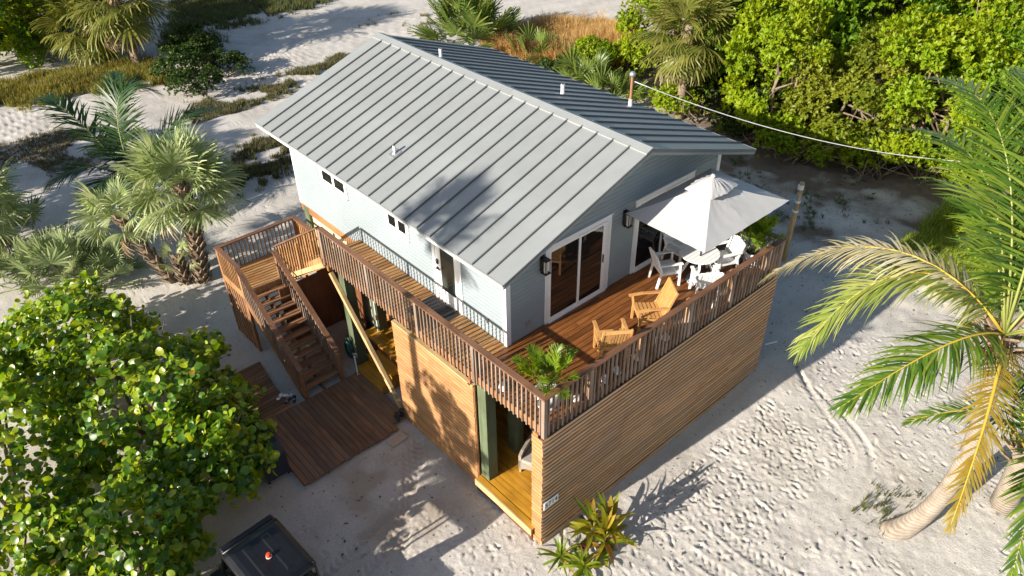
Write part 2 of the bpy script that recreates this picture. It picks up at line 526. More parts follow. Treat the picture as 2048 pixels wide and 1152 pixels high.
# service mast with weather head
mx, my = 8.42, 5.42
mz = roof_z(mx)
mast = MB().tube([(mx, my, mz - .05), (mx, my, mz + .84)], .04, 12)
M['rustpipe'] = mat_plain('rust_brown_pipe', (0.33, 0.16, 0.075), 0.6, dark=0.7)
mast_o = mast.build('service_mast', M['rustpipe'], house)
MB().tube([(mx, my, mz - .04), (mx, my, mz + .2)], [.065, .05], 12).build('collar', M['pvc'], mast_o)
MB().lathe([(.05, 0), (.085, .03), (.09, .09), (.05, .14), (.0, .15)], 12, (mx, my, mz + .83)).build('weather_head', M['galv'], mast_o, smooth=True)

# windows in the side wall
def side_window(y0, y1, z0, z1):
    x = XL - .02
    t = .09
    fr = MB()
    fr.box(x - .022, x, y0 - t, y1 + t, z1, z1 + t).box(x - .022, x, y0 - t, y1 + t, z0 - t, z0)
    fr.box(x - .021, x, y0 - t, y0, z0, z1).box(x - .021, x, y1, y1 + t, z0, z1)
    w = fr.build('window', M['trim'], house)
    ym = (y0 + y1) / 2
    for a, b in ((y0, ym - .02), (ym + .02, y1)):
        s = MB(); q = .035
        s.box(x - .014, x, a, b, z1 - q, z1).box(x - .014, x, a, b, z0, z0 + q).box(x - .014, x, a, a + q, z0 + q, z1 - q).box(x - .014, x, b - q, b, z0 + q, z1 - q)
        s.build('frame', M['white'], w)
        MB().box(x - .006, x - .001, a + q, b - q, z0 + q, z1 - q).build('pane', M['glass'], w)
    MB().box(x - .018, x, ym - .02, ym + .02, z0, z1).build('mullion', M['white'], w)
    MB().box(x - .05, x, y0 - t, y1 + t, z0 - t - .025, z0 - t).build('sill', M['trim'], w)
side_window(8.70, 9.87, 4.74, 5.30)
side_window(5.96, 6.75, 4.75, 5.30)

# entry door in the side wall
dx = XL - .02
dtop = H + 2.06
d = MB()
d.box(dx - .024, dx, 3.89, 3.99, H + .004, dtop + .1).box(dx - .024, dx, 4.85, 4.95, H + .004, dtop + .1).box(dx - .024, dx, 3.99, 4.85, dtop, dtop + .1)
door = d.build('entry_door', M['trim'], house)
d = MB()
d.box(dx - .012, dx, 3.995, 4.15, H + .03, dtop - .01).box(dx - .012, dx, 4.66, 4.845, H + .03, dtop - .01).box(dx - .012, dx, 4.15, 4.66, H + .03, H + .36).box(dx - .012, dx, 4.15, 4.66, dtop - .2, dtop - .01)
d.build('door_leaf', M['white'], door)
MB().box(dx - .007, dx - .002, 4.155, 4.655, H + .362, dtop - .202).build('glass_lite', M['glass2'], door)
MB().box(dx - .04, dx - .012, 4.735, 4.795, H + 1.04, H + 1.17).build('keypad_lock', M['black'], door)
m = MB().box(dx - .035, dx - .012, 4.74, 4.79, H + .90, H + .95); m.box(dx - .065, dx - .04, 4.66, 4.79, H + .915, H + .935); m.box(dx - .045, dx - .02, 4.755, 4.775, H + .915, H + .935)
m.build('door_handle', M['black'], door)
MB().box(dx - .03, dx, 3.99, 4.85, H + .002, H + .028).build('threshold', M['galv'], door)

# sliding doors in the front gable
def sliding_door(x0, x1, zt):
    y = YF - .02; t = .10
    f = MB()
    f.box(x0, x0 + t, y - .028, y, H + .004, zt + t).box(x1 - t, x1, y - .028, y, H + .004, zt + t).box(x0 + t, x1 - t, y - .028, y, zt, zt + t)
    w = f.build('sliding_door', M['trim'], house)
    MB().box(x0 - .02, x1 + .02, y - .045, y, zt + t, zt + t + .03).build('head_flashing', M['trim'], w)
    MB().box(x0 + t, x1 - t, y - .06, y - .001, H + .003, H + .05).build('track', M['white'], w)
    a, b = x0 + t, x1 - t
    xm = (a + b) / 2
    for k, (p, q, off) in enumerate(((a, xm + .03, .012), (xm - .03, b - .13, .030))):
        s = MB(); e = .06
        s.box(p, p + e, y - off - .016, y - off, H + .05, zt).box(q - e, q, y - off - .016, y - off, H + .05, zt)
        s.box(p + e, q - e, y - off - .016, y - off, H + .05, H + .05 + e*1.4).box(p + e, q - e, y - off - .016, y - off, zt - e, zt)
        pn = s.build('door_panel', M['white'], w)
        MB().box(p + e, q - e, y - off - .010, y - off - .005, H + .05 + e*1.4, zt - e).build('pane', M['glass'], pn)
        if k == 1:
            MB().box(q - .04, q - .022, y - off - .045, y - off - .016, H + .9, H + 1.12).build('handle', M['black'], pn)
    s = MB().box(b - .13, b - .09, y - .045, y, H + .05, zt).box(b - .07, b - .03, y - .035, y, H + .05, zt).box(b-.09, b-.07, y - .018, y, H + .05, zt).box(b-.03, b, y - .02, y, H+.05, zt)
    s.build('jamb', M['white'], w)
sliding_door(2.30, 4.38, H + 1.98)
sliding_door(5.22, 7.42, H + 1.98)

# outlets on the walls
MB().box(1.74, 1.84, YF - .055, YF - .018, H + .24, H + .38).build('outlet_cover', M['galv'], house)
MB().box(XL - .055, XL - .018, 3.00, 3.09, H + .32, H + .45).build('outlet_cover', M['galv'], house)

# wall lanterns beside the sliding doors
def lantern(x, z, label):
    y = YF - .02
    t = root('wall_lantern', (x, y, z), label, 'lamp', 'wall lanterns on the front gable')
    MB().box(x - .06, x + .06, y - .03, y, z - .05, z + .32).build('back_plate', M['black'], t)
    c = MB()
    y0, y1 = y - .20, y - .05
    for xx in (x - .07, x + .055):
        for yy in (y0, y1 - .015):
            c.box(xx, xx + .015, yy, yy + .015, z - .05, z + .27)
    c.box(x - .08, x + .08, y0 - .01, y1 + .01, z + .27, z + .29).box(x - .08, x + .08, y0 - .01, y1 + .01, z - .07, z - .05)
    c.box(x - .03, x + .03, y1 + .01, y - .03, z + .22, z + .28)
    c.build('cage', M['black'], t)
    MB().tube([(x, (y0 + y1)/2, z - .05), (x, (y0 + y1)/2, z + .25)], .045, 12).build('glass_cylinder', M['frost'], t)
M['frost'] = mat_plain('frosted_glass', (0.55, 0.54, 0.5), 0.25, dark=0.9)
lantern(2.20, H + 1.62, 'black box wall lantern beside the sliding door near the house corner')
lantern(4.84, H + 1.68, 'black box wall lantern between the two sliding doors, by the parasol tip')
# ------------------------------------------------------------------ raised deck with walkway and railing
deck = root('raised_deck', (4, 1.2, 0), 'raised brown timber deck and walkway wrapping the house', 'deck')
BP = 0.1435
nb = int(round(HY / BP)); bw = HY / nb
y = 0.105
i = 0
ymax_full = HY - 0.012
# front boards, butt-jointed in staggered lengths
nbf = 16
bw = (ymax_full - y) / nbf
joints = [2.9, 5.4, 4.1, 6.3, 3.4, 4.9]
for i in range(nbf):
    yc = y + (i + .5) * bw
    j = joints[i % len(joints)] + random.uniform(-.2, .2)
    for a, b in ((0.105, j - .002), (j + .002, DL - .105)):
        boxobj('deck_board', M['deck'], deck, ((a + b) / 2, yc, H - .016), (round(b - a, 2), bw - .0125, .032))
# walkway boards
yw0 = y + nbf * bw
nbw = 41
bww = (WY - yw0) / nbw
for i in range(nbw):
    yc = yw0 + (i + .5) * bww
    boxobj('deck_board', M['walk'], deck, ((0.105 + HX - .025) / 2, yc, H - .016 - (0.0 if i else 0)), (HX - .13, bww - .012, .032))
# rim / fascia boards under the boards
def slab(name, mat, x0, x1, y0, y1, z0, z1, parent=deck):
    return MB().box(x0, x1, y0, y1, z0, z1).build(name, mat, parent)
slab('fascia', M['rim'], .065, .104, .065, WY, H - .20, H - .002)
slab('sub_deck', M['ply'], .12, DL - .12, .12, HY - .02, H - .060, H - .045)
slab('sub_deck', M['ply'], .12, HX - .04, HY, WY - .02, H - .060, H - .045)
slab('fascia', M['capx'], .105, DL - .066, .065, .104, H - .20, H - .002)
slab('fascia', M['rim'], DL - .104, DL - .065, .105, HY, H - .20, H - .002)
slab('fascia', M['walk'], .105, HX - .03, WY, WY + .038, H - .20, H - .004)
# joists
for xj in (1.9, 3.6, 5.3, 7.0):
    slab('joist', M['ply'], xj, xj + .04, .11, HY - .03, H - .24, H - .036)
for yj in (2.3, 3.8, 5.3, 6.8, 8.2):
    slab('joist', M['ply'], .11, HX - .04, yj, yj + .04, H - .24, H - .036)
# dark underside sheet (plywood soffit) closing the deck from below
slab('porch_ceiling', M['ply'], .11, DL - .11, .11, HY, H - .27, H - .25)
slab('porch_ceiling', M['ply'], .11, HX, HY + .002, 5.3, H - .27, H - .25)
# cantilever beams poking out under the walkway fascia
for yj, zz in ((8.12, H - .36), (5.38, H - .36), (2.33, H - .36), (.22, H - .36)):
    slab('beam', M['rim'], .0, HX, yj - .045, yj + .045, zz, zz + .158)

# rail caps
def cap(p0, p1, axis, mat):
    p0 = Vector(p0); p1 = Vector(p1)
    return MB().beam(p0, p1, .14, .036).build('rail_cap', mat, deck)
CZ = H + RAIL - .018
def mitre_cap(pts, mat, zt):
    m = MB().prism(pts, 'z', zt - .036, zt)
    return m.build('rail_cap', mat, deck)
ZT = H + RAIL
mitre_cap([(0, 0), (.14, .14), (4.3, .14), (4.3, 0)], M['capx'], ZT)
mitre_cap([(4.303, 0), (4.303, .14), (DL - .14, .14), (DL, 0)], M['capx'], ZT)
mitre_cap([(DL, 0), (DL - .14, .14), (DL - .14, HY - .03), (DL, HY - .03)], M['capy'], ZT)
mitre_cap([(0, 0), (0, 2.9), (.14, 2.9), (.14, .14)][::-1], M['capy'], ZT)
mitre_cap([(0, 2.903), (0, 5.6), (.14, 5.6), (.14, 2.903)][::-1], M['capy'], ZT)
mitre_cap([(0, 5.603), (0, WY), (.14, WY), (.14, 5.603)][::-1], M['capy'], ZT)
# balusters and posts
BH0, BH1 = H - .205, ZT - .037
bz, bl = (BH0 + BH1) / 2, BH1 - BH0
def balusters(axis, fixed, a0, a1, posts, mat=None, step=.1275):
    n = int((a1 - a0) / step)
    for k in range(n + 1):
        a = a0 + (a1 - a0) * k / n
        if any(abs(a - p) < .08 for p in posts): continue
        c = (fixed, a, bz) if axis == 'y' else (a, fixed, bz)
        boxobj('baluster', mat or M['rail'], deck, c, (.036, .036, bl), (0, 0, random.uniform(-.06, .06)))
    for p in posts:
        for dd in (-.046, .0, .046) if False else (0,):
            c = (fixed + .012, p, bz) if axis == 'y' else (p, fixed + .012, bz)
            boxobj('rail_post', mat or M['rail'], deck, c, (.060, .088, bl - .002) if axis == 'y' else (.088, .060, bl - .002))
balusters('y', .047, .16, WY - .05, [2.2, 4.2, 6.2])
balusters('x', .047, .16, DL - .16, [1.35, 2.95, 4.55, 6.15, 7.55])
balusters('y', DL - .047, .16, HY - .08, [1.3])
# posts beneath the caps on the inside (front ones in paler wood)
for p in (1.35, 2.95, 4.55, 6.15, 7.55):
    boxobj('inner_post', M['railpale'], deck, (p, .150, (H + ZT - .037) / 2), (.088, .088, ZT - .037 - H))
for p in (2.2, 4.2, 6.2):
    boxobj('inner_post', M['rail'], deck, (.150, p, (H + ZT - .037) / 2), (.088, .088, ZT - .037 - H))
# corner posts
boxobj('rail_post', M['rail'], deck, (.058, .058, bz - .01), (.088, .088, bl + .02))
boxobj('rail_post', M['rail'], deck, (DL - .058, .058, bz), (.088, .088, bl))
boxobj('rail_post', M['rail'], deck, (.058, WY - .02, bz - .02), (.088, .088, bl + .05))

# pilings under house and deck
for (px, py) in ((.22, 7.62), (.22, 2.02), (1.25, 2.25), (1.24, 8.02), (4.2, 2.3), (7.4, 2.3), (4.2, 6.0), (7.4, 6.0), (1.3, 11.3), (7.9, 11.3), (4.2, .35), (7.6, .35), (.55, .45)):
    boxobj('piling', M['green'], deck, (px, py, (H - .25 - .6) / 2 - .0), (.27, .27, H - .27 + .6))

# diagonal brace under the walkway
MB().beam((.03, 8.05, 3.16), (.03, 5.36, .18), .09, .14).build('diagonal_brace', M['pale'], deck)

# ------------------------------------------------------------------ slatted screen walls
SP, SH = .1135, .0830
screen = root('slatted_wall', (DL/2, 0, 0), 'long slatted timber screen wall under the deck front, facing the sand', 'wall', 'slatted screen walls under the deck')
z = H - .205 - SP / 2
k = 0
zs = []
while z > .16:
    zs.append(z); z -= SP
cuts = [1.75, 3.55, 5.35, 6.75]
for k, z in enumerate(zs):
    xs = [-.045 + random.uniform(-.012, .012)]
    pat = ([2.45, 5.35], [2.45, 5.35], [2.45, 5.35], [3.6, 6.6])[k % 4]
    segs = [xs[0]] + pat + [DL]
    for a, b in zip(segs[:-1], segs[1:]):
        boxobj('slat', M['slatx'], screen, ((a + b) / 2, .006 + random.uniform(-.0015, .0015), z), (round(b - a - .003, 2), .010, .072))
MB().box(-.035, DL, -.010, .022, -.35, .13).build('skirt_board', M['slatx'], screen)
for xp in (.03, 2.45, 3.6, 5.35, 6.6, DL - .06):
    MB().box(xp - .04, xp + .04, .022, .06, -.2, H - .21).build('batten', M['ply'], screen)
MB().box(.06, DL - .05, .12, .14, -.2, H - .28).build('shade_backing', M['black'], screen)  # black sheet behind the slats, painting shade into the gaps

side = root('slatted_wall', (0, 3.7, 0), 'slatted timber screen panel under the walkway with dappled tree shade', 'wall', 'slatted screen walls under the deck')
z = 3.19
while z > .2:
    a, b = 2.20, 5.23
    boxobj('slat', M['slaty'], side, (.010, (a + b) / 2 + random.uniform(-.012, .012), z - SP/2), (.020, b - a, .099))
    z -= SP
MB().box(-.004, .03, 2.17, 5.24, -.3, .19).build('skirt_board', M['slaty'], side)
MB().box(.0, .1, 2.21, 5.24, 3.195, 3.235).build('top_plate', M['paley'], side)
for yp in (2.22, 3.7, 5.2):
    MB().box(.022, .06, yp - .04, yp + .04, -.2, 3.19).build('batten', M['rim'], side)
MB().box(.10, .12, 2.25, 5.2, .0, 3.19).build('shade_backing', M['black'], side)  # black sheet again, gives the panel's gaps their shade
pier = root('slatted_wall', (0, .16, 0), 'narrow slatted timber pier at the near corner of the deck', 'wall', 'slatted screen walls under the deck')
z = H - .205
while z > .16:
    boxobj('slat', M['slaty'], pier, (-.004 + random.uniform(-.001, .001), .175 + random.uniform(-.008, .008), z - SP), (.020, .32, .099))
    z -= SP
MB().box(-.034, -.012, -.008, .37, -.35, .13).build('skirt_board', M['slaty'], pier)
MB().box(.008, .05, .25, .33, -.2, H - .21).build('batten', M['slaty'], pier)
end = root('slatted_wall', (DL, 1.2, 0), 'unseen slatted screen added under the far right end of the deck to keep the inside dark', 'wall', 'slatted screen walls under the deck')  # unseen screen, added so the space under the house stays dark
for z in zs:
    boxobj('slat', M['slaty'], end, (DL + .008, 1.2, z), (.012, 2.38, SH))

# house number plaque
plaque = root('number_plaque', (.19, -.02, 1.28), 'small white house number plaque near the screen corner', 'sign')
MB().box(.015, .435, -.022, -.008, 1.17, 1.39).build('plate', M['white'], plaque)
def text_obj(name, body, size, loc, rot, mat, parent, extrude=.002):
    cu = bpy.data.curves.new(name, 'FONT'); cu.body = body; cu.size = size; cu.extrude = extrude
    cu.align_x = 'CENTER'; cu.align_y = 'CENTER'
    o = bpy.data.objects.new(name, cu); COL.objects.link(o)
    bpy.context.view_layer.update()
    dg = bpy.context.evaluated_depsgraph_get()
    me = bpy.data.meshes.new_from_object(o.evaluated_get(dg))
    bpy.data.objects.remove(o)
    me.name = name
    me.materials.clear(); me.materials.append(mat)
    t = link(name, me, None, parent, loc)
    t.rotation_euler = rot
    return t
text_obj('numerals', '5714', .185, (.225, -.0255, 1.28), (math.pi/2, 0, 0), M['black'], plaque)

# ------------------------------------------------------------------ porch under the deck
porch = root('porch_floor', (.6, 1.3, 0), 'golden stained plank floor of the shaded porch under the deck', 'floor')
PZ = .36
n = 20
for k in range(n):
    x0 = -.085 + k * .145
    ya, yb = (.24, 2.16) if k == 0 else (.26, 5.2)
    boxobj('floor_board', M['ochre'], porch, (x0 + .07 + (.02 if k else 0), (ya + yb) / 2, PZ - .018), (.136, yb - ya, .036))
MB().box(-.125, -.088, .24, 2.17, PZ - .20, PZ + .002).build('edge_board', M['paley'], porch)
MB().box(.10, 2.8, .34, 5.2, -.1, PZ - .04).box(-.086, .099, .26, 2.15, -.1, PZ - .041).build('base', M['ply'], porch)
# yellow box steps up to the inner floor
steps = root('box_steps', (.4, 7.0, 0), 'golden timber box steps below the diagonal brace', 'steps')
for (x0, x1, zt, y0, y1) in ((.02, .36, .30, 6.25, 7.45), (.36, .72, .49, 6.25, 7.45)):
    for q in (0, 1):
        xa = x0 + (x1 - x0) / 2 * q
        MB().box(xa + .003, xa + (x1 - x0)/2 - .003, y0, y1, zt - .036, zt).build('tread', M['ochre'], steps)
    MB().box(x0 + .01, x1 - .002, y0 + .02, y1 - .02, 0, zt - .037).build('riser_box', M['ochre'], steps)
inner = root('inner_floor', (2, 7, 0), 'golden timber floor under the house behind the box steps', 'floor')
for k in range(22):
    boxobj('floor_board', M['ochre'], inner, (.73 + k * .145 + .07, 6.75, .66 - .018), (.139, 2.9, .036))
MB().box(.725, 3.9, 5.3, 8.2, 0, .62).build('base', M['ply'], inner)

# storage room under the back of the house
room = root('storage_room', (4, 10, 0), 'cream plastered storage room under the house', 'building')
MB().box(1.25, 8.3, 8.45, 11.4, .45, H - .47).build('wall', M['cream'], room)
MB().box(1.24, 8.31, 8.44, 11.41, -.1, .449).build('plinth', M['grey'], room)
core = root('added_partition', (3.5, 5, 0), 'dark timber partition added under the house to keep the inside dark', 'wall')  # panels added to block light and darken the space behind the porch
MB().box(3.6, 3.64, 2.6, 8.44, 0, H - .3).build('panel', M['ply'], core)
MB().box(3.65, 8.0, 2.6, 2.64, 0, H - .3).build('panel', M['ply'], core)
MB().box(2.2, 3.6, 5.28, 5.32, 0, H - .3).build('panel', M['ply'], core)
plyw = root('plywood_partition', (0, 9.9, 0), 'dark brown plywood enclosure beneath the stair landing', 'wall')
MB().box(-.75, 1.1, 9.85, 9.89, -.1, 2.0).build('panel', M['ply'], plyw)
MB().box(1.02, 1.06, 8.5, 9.84, -.1, 2.6).build('panel', M['ply'], plyw)

# ------------------------------------------------------------------ landing and stairs
land = root('stair_landing', (-.3, 11, 0), 'timber stair landing with baluster railing behind the walkway', 'landing')
LX0, LX1, LY0, LY1 = -1.60, .95, 10.28, 11.70
nlb = 10
lw = (LY1 - LY0 - .08) / nlb
for k in range(nlb):
    boxobj('deck_board', M['walk'], land, ((LX0 + LX1) / 2, LY0 + (k + .5) * lw, LZ - .016), (LX1 - LX0 - .14, lw - .008, .032))
for (x0, x1, y0, y1) in ((LX0 + .07, LX1 - .07, LY0 - .04, LY0 - .002), (LX0 + .07, LX1 - .07, LY1 - .078, LY1 - .04), (LX0 + .032, LX0 + .069, LY0 - .04, LY1 - .04), (LX1 - .069, LX1 - .032, LY0 - .04, LY1 - .04)):
    MB().box(x0, x1, y0, y1, LZ - .24, LZ - .003).build('fascia', M['railpale'] if y0 < LY0 else M['rim'], land)
LT = LZ + RAIL
def lcap(pts, mat): MB().prism(pts, 'z', LT - .036, LT).build('rail_cap', mat, land)
lcap([(LX0, LY1), (LX0 + .14, LY1 - .14), (LX1 - .14, LY1 - .14), (LX1, LY1)][::-1], M['capx'])
lcap([(LX0, LY1), (LX0 + .14, LY1 - .14), (LX0 + .14, LY0 - .02), (LX0, LY0 - .02)], M['capy'])
lcap([(LX1, LY1), (LX1 - .14, LY1 - .14), (LX1 - .14, LY0 + .35), (LX1, LY0 + .35)][::-1], M['capy'])
lb0, lb1 = LZ - .20, LT - .037
def lbal(x, y, mat): boxobj('baluster', mat, land, (x, y, (lb0 + lb1) / 2), (.036, .036, lb1 - lb0), (0, 0, random.uniform(-.05, .05)))
for k in range(20):
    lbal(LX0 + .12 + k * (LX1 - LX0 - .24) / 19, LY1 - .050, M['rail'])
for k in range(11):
    lbal(LX0 + .050, LY0 + .02 + k * (LY1 - LY0 - .16) / 10, M['railpale'])
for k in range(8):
    lbal(LX1 - .050, LY0 + .36 + k * .124, M['railpale'])
for (px, py) in ((LX0 + .07, LY1 - .07), (LX1 - .07, LY1 - .07), (LX0 + .07, LY0 + .05), (LX1 - .07, LY0 + .4), (-.42, LY0 + .06)):
    boxobj('post', M['rim'], land, (px, py, (LT - .04 - .3) / 2), (.088, .088, LT - .04 + .3))
# open slatted skirt below the landing's outer edge
for k in range(9):
    boxobj('skirt_slat', M['tread'], land, (LX0 + .045, LY0 + .02 + k * .165, (LZ - .2) / 2 - .05), (.022, .11, LZ - .1))

# lower flight: descends towards -Y
st = root('staircase', (-1.02, 8.9, 0), 'long open-tread timber staircase from the landing to the ground deck', 'staircase', 'timber stairs')
SX0, SX1 = -1.60, -.42
NR = 12
ytop, ybot, zbot = LY0, 7.62, .10
rise = (LZ - zbot) / NR
run = (ytop - ybot) / (NR - 1)
for k in range(1, NR):
    yf = ytop - k * run                 # front nosing
    zt = LZ - k * rise
    for q in (0, 1):
        boxobj('tread', M['tread'], st, ((SX0 + SX1) / 2, yf + .068 + q * .133, zt - .018), (SX1 - SX0 - .10, .128, .036))
    for xx in (SX0 + .07, SX1 - .07):
        boxobj('cleat', M['galv'], st, (xx, yf + .13, zt - .06), (.03, .16, .04))
for xx in (SX0 + .02, (SX0 + SX1) / 2, SX1 - .02):
    dz = -.17 if xx != (SX0+SX1)/2 else -.23
    MB().beam((xx, ytop, LZ + dz), (xx, ybot - .05, zbot + dz + .05), .04, .27).build('stringer', M['tread'], st)
def stair_rail(xc, parent, y0, z0, y1, z1, n, bal, cp, x1=None, post=True):
    x1 = xc if x1 is None else x1
    MB().beam((xc, y0, z0 + RAIL - .018), (x1, y1, z1 + RAIL - .018), .14, .036).build('rail_cap', cp, parent)
    for k in range(n + 1):
        t = (k + .3) / (n + .6)
        y = y0 + (y1 - y0) * t; z = z0 + (z1 - z0) * t; x = xc + (x1 - xc) * t
        boxobj('baluster', bal, parent, (x, y, z + (RAIL - .04 - .22) / 2), (.036, .036, RAIL - .04 + .22))
stair_rail(SX0 + .03, st, ytop, LZ + .02, ybot - .08, zbot + .10, 22, M['rail'], M['capy'])
stair_rail(SX1 - .03, st, ytop + .05, LZ + .05, ybot - .08, zbot + .10, 20, M['rail'], M['capy'])
for xx in (SX0 + .03, SX1 - .03):
    boxobj('newel_post', M['tread'], st, (xx, ybot - .06, .50), (.09, .09, .98))
# upper flight: from the walkway end down to the landing
us = root('staircase', (.5, 9.3, 0), 'short timber flight between the walkway end and the landing', 'staircase', 'timber stairs')
NU = 8
ru = (H - LZ) / NU; rr_ = (LY0 - WY - .04) / (NU - 1)
for k in range(1, NU):
    for q in (0, 1):
        boxobj('tread', M['walk'], us, (.52, WY + .045 + (k - 1) * rr_ + .07 + q * .138, H - k * ru - .018), (1.06, .130, .036))
for xx in (.02, 1.02):
    MB().beam((xx, WY + .05, H - .20), (xx - (.24 if xx < .5 else 0), LY0, LZ - .06), .04, .30).build('stringer', M['railpale'], us)
MB().beam((-.0, WY + .03, H - .27), (-.40, LY0 + .1, LZ - .10), .036, .13).build('stringer', M['paley'], us)
stair_rail(.05, us, WY + .06, H, LY0 + .06, LZ + .18, 17, M['railpale'], M['capy'], x1=-.36)
boxobj('mid_post', M['railpale'], us, (-.17, 9.35, 3.06), (.088, .088, 1.0))
# ledger handrail stub against the rim of the house
MB().beam((.50, 10.0, 2.98), (1.12, 10.0, 2.98), .12, .036).build('handrail', M['rim'], us)
boxobj('post', M['rim'], us, (1.06, 10.0, 2.45), (.088, .088, 1.02))

# ------------------------------------------------------------------ ground decks
gd = root('ground_deck', (-1.7, 6.4, 0), 'dark weathered plank platform on the sand beside the screen panel', 'deck', 'ground level decks')
GX0, GX1 = -3.10, -.40
ng = 19
gw = (GX1 - GX0) / ng
for k in range(ng):
    x = GX0 + (k + .5) * gw
    y0 = 4.92 + random.uniform(-.03, .03); y1 = 7.45
    boxobj('plank', M['gdeck'], gd, (x, (y0 + y1) / 2, .105 - .018), (gw - .013, y1 - y0, .036))
for k in range(3):
    x = GX1 + (k + .5) * gw
    boxobj('plank', M['gdeck'], gd, (x, 6.29, .105 - .018), (gw - .008, 2.32, .036))
MB().box(GX0 + .01, GX1, 5.0, 7.4, -.3, .066).build('base', M['ply'], gd)
MB().box(GX1, -.02, 5.2, 7.38, -.3, .066).build('base', M['ply'], gd)
gd2 = root('ground_deck', (-2.8, 8.3, 0), 'lower plank walk beside the stairs, partly under the sea grape', 'deck', 'ground level decks')
for k in range(16):
    y = 7.455 + (k + .5) * .142
    x1 = -2.0 + max(0, k - 7) * .02
    boxobj('plank', M['gdeckx'], gd2, ((-4.2 + x1) / 2, y, .100 - .018), (x1 + 4.2, .129, .036))
MB().box(-4.19, -2.1, 7.5, 9.75, -.3, .06).build('base', M['ply'], gd2)
# ------------------------------------------------------------------ ground: one sand sheet with relief
def vnoise(x, y, s, seed):
    r = np.random.default_rng(seed)
    T = r.random((256, 256)).astype(np.float32)
    xs = x / s; ys = y / s
    xi = np.floor(xs).astype(int); yi = np.floor(ys).astype(int)
    fx = xs - xi; fy = ys - yi
    fx = fx * fx * (3 - 2 * fx); fy = fy * fy * (3 - 2 * fy)
    a = T[xi & 255, yi & 255]; b = T[(xi + 1) & 255, yi & 255]
    c = T[xi & 255, (yi + 1) & 255]; d = T[(xi + 1) & 255, (yi + 1) & 255]
    return (a * (1 - fx) + b * fx) * (1 - fy) + (c * (1 - fx) + d * fx) * fy - 0.5

def axis_lines(segs):
    out = []
    for a, b, st in segs:
        n = max(1, int(round((b - a) / st)))
        out.append(np.linspace(a, b, n, endpoint=False))
    return np.unique(np.round(np.concatenate(out + [np.array([segs[-1][1]])]), 4))
def geo(a, b, n):      # growing spacing
    return a + (b - a) * (np.linspace(0, 1, n) ** 2.2)
gx = np.unique(np.concatenate([-geo(14, 260, 22)[::-1], axis_lines([(-14, -7, .16), (-7, 12.6, .04), (12.6, 22, .11), (22, 40, .22)]), geo(40, 300, 24)]))
gy = np.unique(np.concatenate([-geo(9, 260, 20)[::-1], axis_lines([(-9, 8.2, .04), (8.2, 20, .11), (20, 46, .2)]), geo(46, 320, 24)]))
GXM, GYM = np.meshgrid(gx, gy, indexing='ij')
Zg = 0.10 * vnoise(GXM, GYM, 5.0, 1) + 0.05 * vnoise(GXM, GYM, 1.7, 2)
near_house = np.clip((np.maximum.reduce([-0.2 - GXM, GXM - 9.0, -0.0 - GYM, GYM - 12.0])) / 1.2, 0, 1)
Zg *= 0.25 + 0.75 * near_house
Zg += 0.020 * vnoise(GXM, GYM, .55, 3) + 0.012 * vnoise(GXM, GYM, .23, 4) * near_house
tramp = np.clip(1.3 - np.sqrt(((GXM - 5) / 8) ** 2 + ((GYM + 3.6) / 4.2) ** 2), 0, 1)
Zg += 0.006 * vnoise(GXM, GYM, .11, 5) + tramp * (.012 * vnoise(GXM, GYM, .23, 15) + .014 * vnoise(GXM, GYM, .10, 16))
# mound at the right end of the screen wall, gentle rise far away
Zg += 0.16 * np.exp(-(((GXM - 8.6) / 1.6) ** 2 + ((GYM + .1) / .9) ** 2))
Zg += 0.35 * np.clip((GXM - 14) / 8, 0, 1) * np.exp(-((GYM - 1) / 5) ** 2) * (0.6 + vnoise(GXM, GYM, 2.2, 6))
bank = np.clip((GXM - 11) / 3, 0, 1) * np.exp(-((GYM - 3.5) / 6.5) ** 2) * (GXM < 26)
Zg += bank * (.16 * vnoise(GXM, GYM, 1.1, 41) + .09 * vnoise(GXM, GYM, .5, 42) + .04 * vnoise(GXM, GYM, .25, 43))
inside = (GXM > .15) & (GXM < 8.1) & (GYM > .15) & (GYM < 11.3)
Zg[inside] = np.minimum(Zg[inside], 0.02)
trackmask = np.zeros_like(Zg)

def window(cx, cy, r):
    i0, i1 = np.searchsorted(gx, [cx - r, cx + r]); j0, j1 = np.searchsorted(gy, [cy - r, cy + r])
    return slice(i0, i1), slice(j0, j1)
def footprint(cx, cy, an, ln, wd, dp):
    s = window(cx, cy, ln * 1.9)
    X_ = GXM[s] - cx; Y_ = GYM[s] - cy
    if X_.size == 0: return
    u = (X_ * math.cos(an) + Y_ * math.sin(an)) / ln; v = (-X_ * math.sin(an) + Y_ * math.cos(an)) / wd
    q = np.sqrt(u * u + v * v)
    Zg[s] += dp * (-np.exp(-(q ** 4)) + 0.55 * np.exp(-((q - 1.45) / .38) ** 2))
fr = random.Random(11)
def prints(n, x0, x1, y0, y1, dmin=.018, dmax=.045, ok=None):
    for _ in range(n):
        x = fr.uniform(x0, x1); y = fr.uniform(y0, y1)
        if ok and not ok(x, y): continue
        footprint(x, y, fr.uniform(0, 6.3), fr.choice((.045, .055, .07, .09, .12)) * fr.uniform(.85, 1.15), fr.uniform(.032, .055), fr.uniform(dmin, dmax) * fr.uniform(.25, .8))
prints(1250, 1.0, 12.0, -7.5, -.9, ok=lambda x, y: vnoise(np.array([x]), np.array([y]), 1.6, 9)[0] > -.22)
prints(500, 2.5, 7.5, -3.2, -.8)
prints(260, -1.5, 1.5, -2.5, 1.6)
prints(420, -4.5, -.2, 0, 4.7, .012, .03)
prints(260, 10, 19, -6, 3)
prints(180, -3.5, 0, 9.0, 16, .02, .05)
prints(200, -6, 8, 14, 26, .02, .04)

